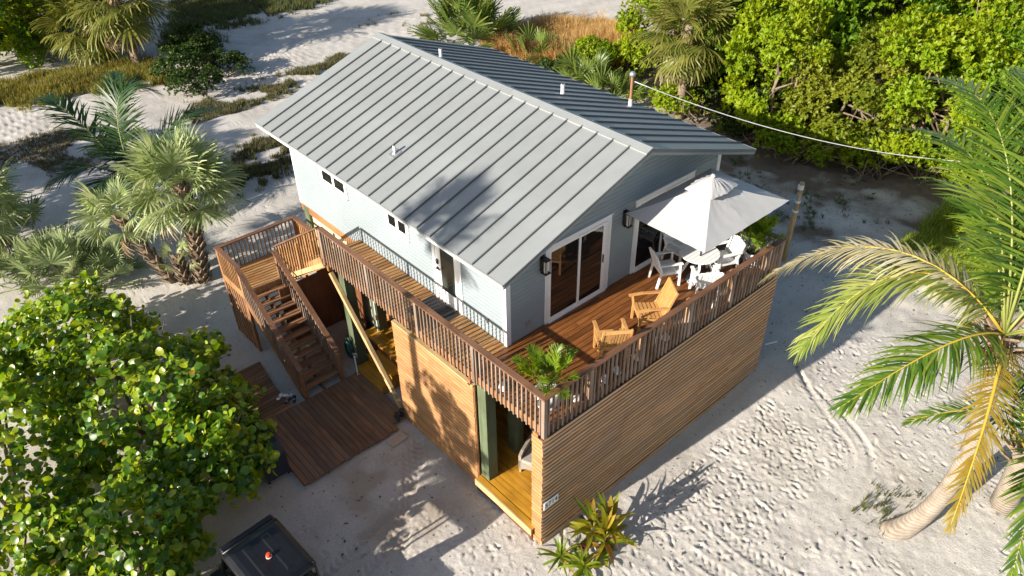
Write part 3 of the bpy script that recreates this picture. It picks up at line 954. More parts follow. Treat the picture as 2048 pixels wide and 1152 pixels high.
def track(pts, wd, dp, tread=False, rim=.6):
    P_ = np.array(pts, dtype=float)
    # Catmull-like densify
    t = np.linspace(0, len(P_) - 1, 14 * len(P_))
    px = np.interp(t, np.arange(len(P_)), P_[:, 0]); py = np.interp(t, np.arange(len(P_)), P_[:, 1])
    k = np.ones(9) / 9
    px[4:-4] = np.convolve(px, k, 'valid'); py[4:-4] = np.convolve(py, k, 'valid')
    i0, i1 = np.searchsorted(gx, [px.min() - 4*wd, px.max() + 4*wd]); j0, j1 = np.searchsorted(gy, [py.min() - 4*wd, py.max() + 4*wd])
    sx, sy = GXM[i0:i1, j0:j1], GYM[i0:i1, j0:j1]
    best = np.full(sx.shape, 1e9); arc = np.zeros(sx.shape); side_ = np.zeros(sx.shape); s0 = 0
    for a in range(len(px) - 1):
        dx, dy = px[a+1] - px[a], py[a+1] - py[a]; L = math.hypot(dx, dy)
        if L < 1e-6: continue
        u = np.clip(((sx - px[a]) * dx + (sy - py[a]) * dy) / (L * L), 0, 1)
        ex = sx - (px[a] + u * dx); ey = sy - (py[a] + u * dy)
        dd = np.sqrt(ex * ex + ey * ey); m_ = dd < best
        best[m_] = dd[m_]; arc[m_] = (s0 + u * L)[m_]; side_[m_] = ((ex * dy - ey * dx) / L)[m_]
        s0 += L
    q = best / wd
    g = -np.exp(-(q ** 6))
    add_ = dp * (g + rim * np.exp(-((q - 1.25) / .22) ** 2))
    sub = Zg[i0:i1, j0:j1]
    flat = np.exp(-(q ** 6))
    sub *= (1 - .55 * flat)
    sub += add_
    if tread:
        sub += .013 * flat * np.sign(np.sin((arc + np.abs(side_) * .6) * 2 * math.pi / .17))
    Zg[i0:i1, j0:j1] = sub
track([(9.4, -.3), (8.94, -.91), (8.43, -1.7), (7.93, -2.46), (7.64, -3.1), (7.19, -3.45), (6.4, -3.66), (5.81, -3.71), (4.95, -4.03), (3.8, -4.53), (2.6, -5.0)], .075, .013, rim=.35)
track([(8.8, -1.5), (8.41, -2.54), (8.13, -3.1), (7.77, -3.56), (7.3, -3.87), (6.34, -4.0), (5.7, -4.17), (4.15, -4.85), (3.0, -5.4)], .075, .013, rim=.35)
for off in (-.5, .1, .75):
    track([(-.5 + off * .4, 4.2 + off * .2), (-1.2 + off * .6, 3.2 + off * .4), (-2.4 + off * .3, 2.2 + off), (-4.2, 1.6 + off * 1.2), (-6, 1.5 + off * 1.2)], .12, .012, True, rim=.5)
track([(3.19, -2.42), (3.14, -3.24), (3.29, -4.07), (3.4, -5.2)], .15, .022, True)
track([(2.22, -2.4), (2.32, -3.18), (2.5, -4.4)], .15, .022, True)
roadp = [(36, 20.5), (30.7, 22.7), (21.7, 26.3), (14.8, 28.6), (10.5, 30.0), (8.3, 32.5), (7.3, 36)]
for off in (-2.6, -1.9, -.9, -.2, .8, 1.5, 2.6, 3.4, 4.6, 5.4, 6.6):
    w_ = fr.uniform(-.3, .3)
    track([(x + off * .38 + w_, y + off * .95 + fr.uniform(-.25, .25)) for x, y in roadp], .2, .035, rim=.8)
for off in (-.9, .5, 1.5, 2.6):
    track([(-8 + .2*off, 29.5 + off), (-3.6, 30.6 + off), (-1, 32.2 + off), (2.2, 33.0 + off), (6, 33.5 + off)], .18, .035, rim=.8)
for off in (0, 1.5, 3.4):
    track([(11.5, 25.0 + off*.5), (8.9, 24.6 + off*.6), (6.4, 23.9 + off*.8), (2.7, 23.6 + off), (-2, 22.4 + off), (-8, 22.6 + off)], .16, .025, rim=.8)
# surface kinds for the sand material (0..1): leaf litter, damp compact sand plus shade painted before the screen, grey dirt
litter = np.clip(1.25 - np.sqrt(((GXM - 20.4) / 3.0) ** 2 + ((GYM - 6.8) / 6.0) ** 2), 0, 1) ** .6
litter = np.maximum(litter, np.clip((GXM - 19.5 - 0.15 * (GYM - 5)) / 2.0, 0, 1) * (GYM < 19) * (GYM > -12))
litter = np.maximum(litter, .55 * np.clip((GXM - 12.5) / 3, 0, 1) * (GYM > -1.5) * (GYM < 13) * np.clip(.5 + 2.2 * vnoise(GXM, GYM, 1.9, 44) + 1.2 * vnoise(GXM, GYM, .6, 45), 0, 1))
litter = np.clip(litter * (1.15 + .7 * vnoise(GXM, GYM, 1.3, 21) + .9 * vnoise(GXM, GYM, .4, 22)), 0, 1)
damp_shade = np.clip(1.35 - np.sqrt(((GXM + 1.6) / 2.8) ** 2 + ((GYM - 3.2) / 2.3) ** 2), 0, 1) * np.clip(.75 + 1.1 * vnoise(GXM, GYM, 1.1, 31) + .7 * vnoise(GXM, GYM, .4, 32), 0, 1)
damp_shade = np.maximum(damp_shade, np.clip(.5 - np.abs(GYM + .25) / .9, 0, 1) * (GXM > -.2) * (GXM < 8.6))  # shade along the screen foot put into the sand colour
dirt = np.clip(1.1 - np.sqrt(((GXM - .6) / 2.2) ** 2 + ((GYM - 8.6) / 1.6) ** 2), 0, 1)
V = np.stack([GXM, GYM, Zg], -1).reshape(-1, 3)
nx_, ny_ = len(gx), len(gy)
idx = np.arange(nx_ * ny_).reshape(nx_, ny_)
F = np.stack([idx[:-1, :-1], idx[1:, :-1], idx[1:, 1:], idx[:-1, 1:]], -1).reshape(-1, 4)
gme = np_mesh('ground', V, F, smooth=True)
for nm, arr in (('litter', litter), ('damp_shade', damp_shade), ('dirt', dirt)):
    a = gme.attributes.new(nm, 'FLOAT', 'POINT'); a.data.foreach_set('value', arr.astype(np.float32).ravel())

def mat_sand():
    m, nt, b, out = new_mat('beach_sand')
    tc = node(nt, 'ShaderNodeTexCoord')
    n1 = node(nt, 'ShaderNodeTexNoise', i_Scale=.55, i_Detail=8.0, i_Roughness=.62)
    n2 = node(nt, 'ShaderNodeTexNoise', i_Scale=28.0, i_Detail=4.0, i_Roughness=.7)
    n3 = node(nt, 'ShaderNodeTexNoise', i_Scale=9.0, i_Detail=3.0)
    for n in (n1, n2, n3): nt.links.new(tc.outputs['Object'], n.inputs['Vector'])
    r1 = ramp(nt, [(.3, (.42, .39, .35)), (.5, (.50, .475, .44)), (.72, (.565, .54, .51))])
    nt.links.new(n1.outputs['Fac'], r1.inputs[0])
    r2 = ramp(nt, [(.34, (.6, .575, .55)), (.56, (1, 1, 1))])
    nt.links.new(n2.outputs['Fac'], r2.inputs[0])
    mx = node(nt, 'ShaderNodeMixRGB', blend_type='MULTIPLY', i_Fac=.55)
    nt.links.new(r1.outputs[0], mx.inputs[1]); nt.links.new(r2.outputs[0], mx.inputs[2])
    last = mx.outputs[0]
    # scattered dark specks: bits of leaf and shell
    v = node(nt, 'ShaderNodeTexVoronoi', i_Scale=7.0); nt.links.new(tc.outputs['Object'], v.inputs['Vector'])
    lt = node(nt, 'ShaderNodeMath', operation='LESS_THAN'); lt.inputs[1].default_value = .15
    nt.links.new(v.outputs['Distance'], lt.inputs[0])
    gt = node(nt, 'ShaderNodeMath', operation='GREATER_THAN'); gt.inputs[1].default_value = .72
    nt.links.new(v.outputs['Color'], gt.inputs[0])
    ml = node(nt, 'ShaderNodeMath', operation='MULTIPLY'); nt.links.new(lt.outputs[0], ml.inputs[0]); nt.links.new(gt.outputs[0], ml.inputs[1])
    mxs = node(nt, 'ShaderNodeMixRGB'); nt.links.new(ml.outputs[0], mxs.inputs[0]); nt.links.new(last, mxs.inputs[1]); mxs.inputs[2].default_value = (.10, .075, .055, 1)
    last = mxs.outputs[0]
    for nm, col, nz in (('damp_shade', (.34, .295, .24), .9), ('dirt', (.27, .21, .155), .9), ('litter', (.17, .13, .10), .95)):
        at = node(nt, 'ShaderNodeAttribute'); at.attribute_name = nm
        mm = node(nt, 'ShaderNodeMath', operation='MULTIPLY_ADD'); mm.inputs[1].default_value = 1.6; 
        sb = node(nt, 'ShaderNodeMath', operation='SUBTRACT'); sb.inputs[1].default_value = .5
        nt.links.new(n3.outputs['Fac'], sb.inputs[0])
        nt.links.new(at.outputs['Fac'], mm.inputs[0]); nt.links.new(sb.outputs[0], mm.inputs[2])
        m2_ = node(nt, 'ShaderNodeMath', operation='MULTIPLY', use_clamp=True); nt.links.new(mm.outputs[0], m2_.inputs[0]); nt.links.new(at.outputs['Fac'], m2_.inputs[1])
        mx_ = node(nt, 'ShaderNodeMixRGB'); nt.links.new(m2_.outputs[0], mx_.inputs[0]); nt.links.new(last, mx_.inputs[1]); mx_.inputs[2].default_value = (*col, 1)
        last = mx_.outputs[0]
    nt.links.new(last, b.inputs['Base Color'])
    b.inputs['Roughness'].default_value = .95
    b.inputs['Specular IOR Level'].default_value = .15
    nb_ = node(nt, 'ShaderNodeTexNoise', i_Scale=16.0, i_Detail=7.0, i_Roughness=.7)
    nt.links.new(tc.outputs['Object'], nb_.inputs['Vector'])
    bp = node(nt, 'ShaderNodeBump', i_Strength=.55, i_Distance=.03)
    nt.links.new(nb_.outputs['Fac'], bp.inputs['Height']); nt.links.new(bp.outputs[0], b.inputs['Normal'])
    return m
ground = link('ground', gme, mat_sand())
tag(ground, kind='structure')

def gz(x, y):
    i = min(max(int(np.searchsorted(gx, x)), 0), nx_ - 1); j = min(max(int(np.searchsorted(gy, y)), 0), ny_ - 1)
    return float(Zg[i, j])
# ------------------------------------------------------------------ vegetation
M['coco'] = mat_leaf('coconut_leaf', [(.035, .085, .012), (.07, .145, .016), (.125, .205, .02), (.20, .25, .035)], rough=.36, trans=.38, spec=.5)
M['cocoyel'] = mat_leaf('coconut_leaf_yellowing', [(.24, .19, .02), (.30, .20, .022), (.20, .17, .03), (.33, .25, .06)], rough=.5, trans=.35)
M['cocopale'] = mat_leaf('coconut_leaf_bleached', [(.47, .42, .30), (.40, .37, .16), (.44, .40, .22), (.50, .46, .38)], rough=.55, trans=.25)
M['cocolight'] = mat_leaf('coconut_leaf_pale', [(.13, .20, .025), (.23, .28, .05), (.34, .36, .13), (.18, .25, .03)], rough=.4, trans=.38, spec=.5)
M['cocodark'] = mat_leaf('young_coconut_leaf', [(.016, .05, .014), (.03, .075, .017), (.05, .10, .022)], rough=.4, trans=.3)
M['rachis'] = mat_plain('rachis_yellow', (.46, .32, .035), .5, dark=.8)
M['rachisg'] = mat_plain('rachis_green', (.23, .26, .06), .5, dark=.8)
M['sabal'] = mat_leaf('sabal_leaf', [(.15, .22, .07), (.25, .32, .12), (.37, .42, .20), (.46, .48, .28)], rough=.42, trans=.3, spec=.5)
M['sabaly'] = mat_leaf('sabal_leaf_yellowish', [(.09, .125, .02), (.16, .18, .03), (.22, .21, .05), (.12, .14, .03)], rough=.45, trans=.3)
M['sabald'] = mat_leaf('sabal_leaf_dead', [(.20, .14, .08), (.30, .22, .14), (.24, .16, .10), (.36, .28, .20)], rough=.8, trans=.15)
M['palmetto'] = mat_leaf('palmetto_leaf', [(.13, .19, .08), (.22, .28, .13), (.32, .37, .19), (.17, .24, .09)], rough=.42, trans=.3)
M['palmettog'] = mat_leaf('palmetto_leaf_green', [(.06, .11, .02), (.11, .16, .03), (.17, .20, .04)], rough=.42, trans=.3)
M['mangrove'] = mat_leaf('buttonwood_leaf', [(.10, .20, .008), (.18, .30, .009), (.26, .38, .012), (.34, .39, .014), (.20, .31, .010)], rough=.5, trans=.48)
M['mangdeep'] = mat_leaf('buttonwood_leaf_deep', [(.07, .16, .008), (.12, .24, .010), (.18, .31, .012), (.24, .33, .014)], rough=.5, trans=.45)
M['mangolive'] = mat_leaf('buttonwood_leaf_olive', [(.10, .15, .012), (.17, .22, .016), (.24, .27, .02), (.30, .29, .03)], rough=.5, trans=.45)
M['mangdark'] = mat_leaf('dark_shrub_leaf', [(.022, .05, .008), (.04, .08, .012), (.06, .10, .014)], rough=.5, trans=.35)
M['seagrape'] = mat_leaf('sea_grape_leaf', [(.05, .135, .012), (.10, .21, .016), (.18, .30, .018), (.27, .37, .022), (.36, .41, .026), (.08, .18, .016)], rough=.32, trans=.42, spec=.55)
M['seagrapey'] = mat_leaf('sea_grape_leaf_old', [(.28, .24, .02), (.32, .16, .02), (.22, .22, .03)], rough=.4, trans=.3)
M['areca'] = mat_leaf('areca_leaf', [(.10, .19, .015), (.17, .27, .02), (.24, .31, .03)], rough=.4, trans=.4)
M['croton'] = mat_leaf('croton_leaf', [(.14, .17, .012), (.24, .23, .018), (.33, .27, .03), (.30, .17, .03), (.19, .20, .02)], rough=.4, trans=.35)
M['crotonred'] = mat_leaf('croton_leaf_red', [(.22, .03, .05), (.16, .04, .07)], rough=.45, trans=.3)
M['lily'] = mat_leaf('lily_leaf', [(.06, .13, .012), (.11, .19, .015), (.19, .25, .02)], rough=.35, trans=.3)
M['bark'] = mat_plain('grey_brown_bark', (.24, .18, .125), .9, var=.1, nscale=8, bump=.6, bscale=20, dark=.55)
M['barkdark'] = mat_plain('dark_bark', (.11, .082, .06), .9, nscale=8, bump=.6, bscale=20, dark=.6)
M['boot'] = mat_plain('palm_boot', (.30, .215, .14), .9, var=.15, nscale=10, bump=.5, bscale=30, dark=.5)

def mat_cocotrunk():
    m, nt, b, out = new_mat('coconut_trunk')
    tc = node(nt, 'ShaderNodeTexCoord')
    w = node(nt, 'ShaderNodeTexWave', bands_direction='Z', i_Scale=4.6, i_Distortion=3.5, i_Detail=3.0)
    nt.links.new(tc.outputs['Object'], w.inputs['Vector'])
    n = node(nt, 'ShaderNodeTexNoise', i_Scale=5.0, i_Detail=5.0); nt.links.new(tc.outputs['Object'], n.inputs['Vector'])
    r = ramp(nt, [(.0, (.215, .18, .145)), (.22, (.275, .235, .19)), (1, (.295, .255, .21))])
    nt.links.new(w.outputs['Fac'], r.inputs[0])
    r2 = ramp(nt, [(.35, (.72, .68, .64)), (.65, (1.05, 1.05, 1.05))]); nt.links.new(n.outputs['Fac'], r2.inputs[0])
    mx = node(nt, 'ShaderNodeMixRGB', blend_type='MULTIPLY', i_Fac=.8); nt.links.new(r.outputs[0], mx.inputs[1]); nt.links.new(r2.outputs[0], mx.inputs[2])
    nt.links.new(mx.outputs[0], b.inputs['Base Color']); b.inputs['Roughness'].default_value = .85
    bp = node(nt, 'ShaderNodeBump', i_Strength=.5, i_Distance=.02); nt.links.new(w.outputs['Fac'], bp.inputs['Height']); nt.links.new(bp.outputs[0], b.inputs['Normal'])
    return m
M['cocotrunk'] = mat_cocotrunk()

vr = random.Random(5)
def bez(P, t):
    P = [Vector(p) for p in P]
    while len(P) > 1:
        P = [a.lerp(b, t) for a, b in zip(P[:-1], P[1:])]
    return P[0]

def frond_arrays(ctrl, nleaf=52, leaflen=.85, width=.047, sag=.45, rr=.03, start=.10, vlift=.12, rnd=None, ragged=0.0, sweep=(68, 24)):
    """pinnate frond along a bezier; returns leaflet verts/faces/var and rachis MB"""
    rnd = rnd or vr
    V = []; F = []; A = []
    n = 12
    pts = [bez(ctrl, i / n) for i in range(n + 1)]
    rad = [max(.004, rr * (1 - .9 * i / n)) for i in range(n + 1)]
    mb = MB().tube(pts, rad, 5)
    up = Vector((0, 0, 1))
    for sgn in (-1, 1):
        for k in range(nleaf):
            t = start + (1 - start) * (k + rnd.random() * .4) / nleaf
            if rnd.random() < ragged * .3: continue
            p = bez(ctrl, t); T = (bez(ctrl, min(1, t + .02)) - bez(ctrl, max(0, t - .02))).normalized()
            S = T.cross(up)
            if S.length < .05: S = Vector((1, 0, 0))
            S.normalize(); U = S.cross(T).normalized()
            al = R(sweep[0] + (sweep[1] - sweep[0]) * t + rnd.gauss(0, 7))
            sg_ = sag * rnd.uniform(.55, 1.6) + (.8 if rnd.random() < .06 else 0)
            prof = (math.sin(math.pi * min(1, .14 + .80 * t)) ** .7) * rnd.uniform(.86, 1.08) * (1 - ragged * rnd.random() * .6)
            L = leaflen * max(.18, prof)
            d = (T * math.cos(al) + S * (sgn * math.sin(al)) + U * (vlift + rnd.uniform(-.14, .14))).normalized()
            wv = d.cross(U).normalized()
            q = p.copy(); base = len(V)
            ns = 4
            var = rnd.random()
            wt = width * rnd.uniform(.85, 1.15)
            for s in range(ns + 1):
                f = s / ns
                w = wt * (.45 + .55 * min(1, f * 5)) * (1 - f ** 2.2) + .003
                V.append(q - wv * w * .5); V.append(q + wv * w * .5)
                d = (d + Vector((0, 0, -1)) * sg_ * (1.0 / ns) * (.4 + 1.2 * f)).normalized()
                wv = (wv - d * wv.dot(d)).normalized()
                q = q + d * (L / ns)
            for s in range(ns):
                F.append((base + 2*s, base + 2*s + 1, base + 2*s + 3, base + 2*s + 2)); A.append(var)
    return V, F, A, mb

def add_frond(parent, ctrl, leafmat, rmat, name='frond', **kw):
    V, F, A, mb = frond_arrays(ctrl, **kw)
    o3 = np.array(ctrl[0], dtype=float)
    me = np_mesh(name, np.array([tuple(v) for v in V]) - o3, F, var=A)
    o = link(name, me, leafmat, parent, tuple(o3))
    me2 = bpy.data.meshes.new('midrib'); me2.from_pydata([tuple(np.array(v) - o3) for v in mb.v], [], mb.f); me2.update()
    for p in me2.polygons: p.use_smooth = True
    link('midrib', me2, rmat, o, tuple(o3))
    return o

def fan_arrays(petiole=.8, rad=.85, nseg=30, spread=125, droop=.35, fold=.35, rnd=None, split=.5, limp=0.0):
    """fan leaf pointing +X from the origin, top +Z"""
    rnd = rnd or vr
    V = []; F = []; A = []
    # petiole
    pts = [Vector((petiole * t, 0, -.10 * t * t * petiole * 2)) for t in (0, .35, .7, 1)]
    for a, b in zip(pts[:-1], pts[1:]):
        n = len(V); w = .016
        V += [a + Vector((0, -w, 0)), a + Vector((0, w, 0)), b + Vector((0, w, 0)), b + Vector((0, -w, 0))]
        F.append((n, n+1, n+2, n+3)); A.append(.5)
    hub = pts[-1]
    da = 2 * spread / nseg
    for k in range(nseg):
        a = R(-spread + (k + .5) * da)
        var = rnd.random()
        L = rad * (.72 + .28 * math.cos(a * .7)) * rnd.uniform(.92, 1.05)
        d0 = Vector((math.cos(a), math.sin(a), .10 - fold * abs(math.sin(a)) * .6)).normalized()
        w0 = R(da) * .5
        d = d0.copy(); q = hub.copy(); base = len(V)
        ns = 4
        side = Vector((0, 0, 1)).cross(d0)
        if side.length < 1e-3: side = Vector((0, 1, 0))
        side.normalize()
        zig = (.012 if k % 2 else -.012)
        for s in range(ns + 1):
            f = s / ns
            hw = min(f, split) * L * math.tan(w0) * .98
            if f > split: hw *= max(.03, 1 - (f - split) / (1 - split)) ** .8
            hw = max(hw, .003)
            V.append(q - side * hw + Vector((0, 0, zig * f))); V.append(q + side * hw - Vector((0, 0, zig * f)))
            if f > .3: d = (d + Vector((0, 0, -1)) * (droop + limp * rnd.random()) * (f - .2) * .9).normalized()
            q = q + d * (L / ns)
        for s in range(ns):
            F.append((base + 2*s, base + 2*s+1, base + 2*s+3, base + 2*s+2)); A.append(var)
    return np.array([tuple(v) for v in V]), F, A

def fan_mesh(seed, **kw):
    V, F, A = fan_arrays(rnd=random.Random(seed), **kw)
    return np_mesh('fan_leaf', V, F, var=A)

FAN_SABAL = [fan_mesh(i, petiole=.75, rad=.88, nseg=30, spread=128, droop=.40 + .12 * (i % 3), fold=.6, limp=.35) for i in range(4)]
FAN_SABALY = [fan_mesh(20 + i, petiole=.8, rad=1.0, nseg=28, spread=120, droop=.55, fold=.6, limp=.4) for i in range(3)]
FAN_DEAD = [fan_mesh(40 + i, petiole=.7, rad=.85, nseg=22, spread=75, droop=.75, fold=.8, limp=.7) for i in range(2)]
FAN_PAL = [fan_mesh(60 + i, petiole=.62, rad=.62, nseg=24, spread=115, droop=.10, fold=.25, limp=.1) for i in range(3)]
FAN_PALG = [fan_mesh(80 + i, petiole=.75, rad=.66, nseg=24, spread=120, droop=.10, fold=.2, limp=.1) for i in range(3)]
for L_, k in ((FAN_SABAL, 'sabal'), (FAN_SABALY, 'sabaly'), (FAN_DEAD, 'sabald'), (FAN_PAL, 'palmetto'), (FAN_PALG, 'palmettog')):
    for me in L_: me.materials.append(M[k])

def put_fan(parent, me, base, az, el, sc, roll=0.0, name='fan_leaf'):
    o = link(name, me, None, parent, base)
    o.rotation_euler = (Matrix.Rotation(az, 4, 'Z') @ Matrix.Rotation(-el, 4, 'Y') @ Matrix.Rotation(roll, 4, 'X')).to_euler()
    o.scale = (sc, sc, sc)
    return o

def boots_mesh(path, r, n, ln, rnd):
    m = MB()
    for k in range(n):
        t = (k + .5) / n
        p = bez(path, t); T = (bez(path, min(1, t + .03)) - bez(path, max(0, t - .03))).normalized()
        an = k * 2.39996
        a = T.cross(Vector((0, 1, .2))).normalized(); b = a.cross(T).normalized()
        d = a * math.cos(an) + b * math.sin(an); s = T.cross(d).normalized()
        rr = r * rnd.uniform(.9, 1.05)
        w = .075 * rnd.uniform(.8, 1.2); L = ln * rnd.uniform(.8, 1.2)
        o = p + d * rr * .85
        tip = o + T * L * .75 + d * L * .55
        th = d * .03
        m.add([o - s*w, o + s*w, tip + s*w*.45, tip - s*w*.45, o - s*w + th - T*.05, o + s*w + th - T*.05, tip + s*w*.4 + th*.6, tip - s*w*.4 + th*.6],
              [(0,1,2,3), (7,6,5,4), (0,4,5,1), (1,5,6,2), (2,6,7,3), (3,7,4,0)])
    return m

def sabal(name, base, path, label, group, nleaf, leafset, sc=1.0, r=.17, boots=90, dead=0, rnd=None, els=(80, -35), cat='palm tree', extra=()):
    rnd = rnd or vr
    t = root(name, (base[0], base[1], gz(base[0], base[1])), label, cat, group)
    n = 8
    pts = [bez(path, i / n) for i in range(n + 1)]
    MB().tube(pts, [r * (1.12 - .25 * i / n) for i in range(n + 1)], 10).build('trunk', M['bark'], t, smooth=True)
    if boots:
        boots_mesh(path, r, boots, .26, rnd).build('boots', M['boot'], t)
    top = pts[-1]
    for k in range(nleaf):
        f = (k + .5) / nleaf
        el = R(els[0] + (els[1] - els[0]) * f + rnd.uniform(-8, 8)); az = k * 2.39996 + rnd.uniform(-.2, .2)
        off = Vector((math.cos(az), math.sin(az), 0)) * r * .5
        put_fan(t, leafset[k % len(leafset)], tuple(top + off + Vector((0, 0, -.35 * f))), az, el, sc * rnd.uniform(.85, 1.12), rnd.uniform(-.3, .3))
    for k in range(dead):
        az = k * 2.39996 + .5; el = R(rnd.uniform(-85, -50))
        put_fan(t, FAN_DEAD[k % 2], tuple(top + Vector((math.cos(az) * r, math.sin(az) * r, -.35 - .05 * (k % 4)))), az, el, sc * rnd.uniform(.85, 1.1), name='dead_leaf')
    for (az, el, s) in extra:
        put_fan(t, leafset[0], tuple(top), R(az), R(el), s)
    return t

# -- sabal palm beside the stairs and its two young neighbours
G_S = 'cabbage palms'
sabal('cabbage_palm', (-1.34, 14.74), [(-1.34, 14.74, -.1), (-1.25, 14.7, 1.0), (-1.0, 14.8, 2.2), (-1.05, 15.0, 3.5)], 'pale green cabbage palm with thick booted trunk beside the stair landing', G_S, 40, FAN_SABAL, 1.12, .2, 150, 2, random.Random(1), els=(85, -12), extra=((-25, 2, 1.25), (8, 12, 1.1)))
sabal('cabbage_palm', (-2.05, 15.35), [(-2.05, 15.35, -.1), (-2.3, 15.6, .8), (-2.6, 16.0, 1.7), (-2.8, 16.3, 2.5)], 'young cabbage palm leaning left of the thick booted trunk', G_S, 20, FAN_SABAL, .85, .13, 60, 2, random.Random(2), els=(80, -10))
sabal('cabbage_palm', (-1.75, 14.95), [(-1.75, 14.95, -.1), (-1.8, 15.0, .5), (-1.75, 15.1, 1.0)], 'short sprouting cabbage palm between two booted trunks', G_S, 6, FAN_SABAL, .5, .13, 40, 0, random.Random(3), els=(80, 20))
# -- far left cabbage palm, cut by the frame edge
sabal('cabbage_palm', (-5.9, 20.0), [(-5.9, 20.0, -.1), (-6.0, 20.2, 1.4), (-5.9, 20.4, 2.4)], 'cabbage palm at the left frame edge with drooping dry leaf tips', G_S, 26, FAN_SABAL, 1.05, .18, 60, 6, random.Random(4))
# -- background palms
sabal('cabbage_palm', (4.5, 36.0), [(4.5, 36.0, -.1), (4.5, 36.0, 2.0), (4.4, 36.2, 4.0)], 'shaggy cabbage palm with a brown skirt at the back left', G_S, 40, FAN_SABALY, 1.6, .25, 40, 60, random.Random(5), els=(75, -45))
sabal('cabbage_palm', (3.1, 38.2), [(3.1, 38.2, -.1), (3.0, 38.2, 1.2), (3.1, 38.4, 2.4)], 'yellowish cabbage palm next to the shaggy one at the back left', G_S, 30, FAN_SABALY, 1.5, .2, 30, 14, random.Random(6), els=(78, -55))
sabal('cabbage_palm', (1.6, 43.5), [(1.6, 43.5, -.1), (1.6, 43.5, 2.4), (1.6, 43.5, 4.2)], 'cabbage palm with grey skirt at the top left frame edge', G_S, 26, FAN_SABALY, 1.5, .2, 0, 20, random.Random(8))
sabal('cabbage_palm', (20.0, 12.0), [(20.0, 12.0, -.1), (20.0, 12.0, 2.0), (20.1, 12.1, 4.2)], 'tall cabbage palm with bare grey trunk behind the roof edge', G_S, 46, FAN_SABALY, 1.3, .2, 0, 18, random.Random(7), els=(80, -62))
# -- tall palm standing outside the picture on the left, whose shadow lies on the roof
sabal('cabbage_palm', (-12.5, 5.65), [(-12.5, 5.65, -.2), (-12.6, 5.5, 5.0), (-12.3, 5.7, 11.3)], 'tall cabbage palm whose shadow falls on the roof', G_S, 30, FAN_SABAL, .78, .15, 0, 6, random.Random(9), els=(85, -40))

# -- palmetto clumps
def clump(base, n, leafset, sc, label, rnd, r=.35, els=(85, 15), group='saw palmetto clumps', h=0.0):
    t = root('saw_palmetto', (base[0], base[1], gz(*base)), label, 'palmetto', group)
    for k in range(n):
        az = k * 2.39996 + rnd.uniform(-.3, .3); f = (k + .5) / n
        el = R(els[0] + (els[1] - els[0]) * f + rnd.uniform(-8, 8))
        q = r * math.sqrt(f) * rnd.uniform(.5, 1)
        put_fan(t, leafset[k % len(leafset)], (base[0] + q * math.cos(az), base[1] + q * math.sin(az), gz(*base) + h * (1 - f)), az, el, sc * rnd.uniform(.8, 1.15), rnd.uniform(-.4, .4))
    return t
clump((-4.6, 17.6), 34, FAN_PAL, 1.2, 'silvery saw palmetto clump at the left behind the sea grape', random.Random(11), .6, h=.5)
clump((-3.7, 16.8), 22, FAN_PAL, 1.0, 'smaller silvery palmetto right of the left clump', random.Random(12), .4, h=.3)
clump((-5.2, 21.3), 16, FAN_PALG, 1.1, 'dark green palmetto by the left frame edge', random.Random(13), .3, els=(85, 5), h=.6)
clump((-5.7, 18.9), 20, FAN_PAL, 1.1, 'palmetto tuft low at the left frame edge', random.Random(14), .4)
clump((19.2, 25.9), 46, FAN_PALG, 1.9, 'large palmetto clump behind the roof ridge', random.Random(15), 1.0, h=.8)
clump((20.3, 21.9), 18, FAN_PALG, 1.3, 'small palmetto below the dry grass, behind the roof', random.Random(16), .4)
clump((19.2, 17.3), 20, FAN_PALG, 1.4, 'blue-green palmetto at the roof edge by the shrubs', random.Random(17), .5)
clump((18.7, 15.2), 18, FAN_PALG, 1.3, 'palmetto beside the service mast', random.Random(18), .5)

# -- coconut palms
G_C = 'coconut palms'
cr = Vector((6.5, -5.25, 5.55))
hero = root('coconut_palm', (6.06, -5.04, gz(6.06, -5.04)), 'large coconut palm with curved ringed trunk in the right foreground', 'palm tree', G_C)
tp = [(5.95, -4.95, -.2), (6.4, -5.35, .2), (7.05, -5.75, 1.0), (6.9, -5.6, 2.8), (6.6, -5.35, 4.4), tuple(cr)]
n = 18
pts = [bez(tp, i / n) for i in range(n + 1)]
MB().tube(pts, [.32, .285, .25, .225, .21, .20, .19, .18, .175, .17, .165, .165, .16, .16, .16, .16, .165, .18, .17], 16).build('trunk', M['cocotrunk'], hero, smooth=True)
m = MB()
for k in range(14):
    an = k * 2.4; d = Vector((math.cos(an), math.sin(an), 0))
    p = cr + Vector((0, 0, -.5 + .04 * k)) + d * .12
    m.beam(p, p + d * .35 + Vector((0, 0, .28)), .14, .04)
m.build('crown_shaft', M['boot'], hero)
def C3(mid, tip, lift=0.0):
    mid = Vector(mid); tip = Vector(tip)
    c1 = mid * 2 - (cr + tip) * .5
    return [tuple(cr), tuple(c1), tuple(tip)]
vr.seed(21)
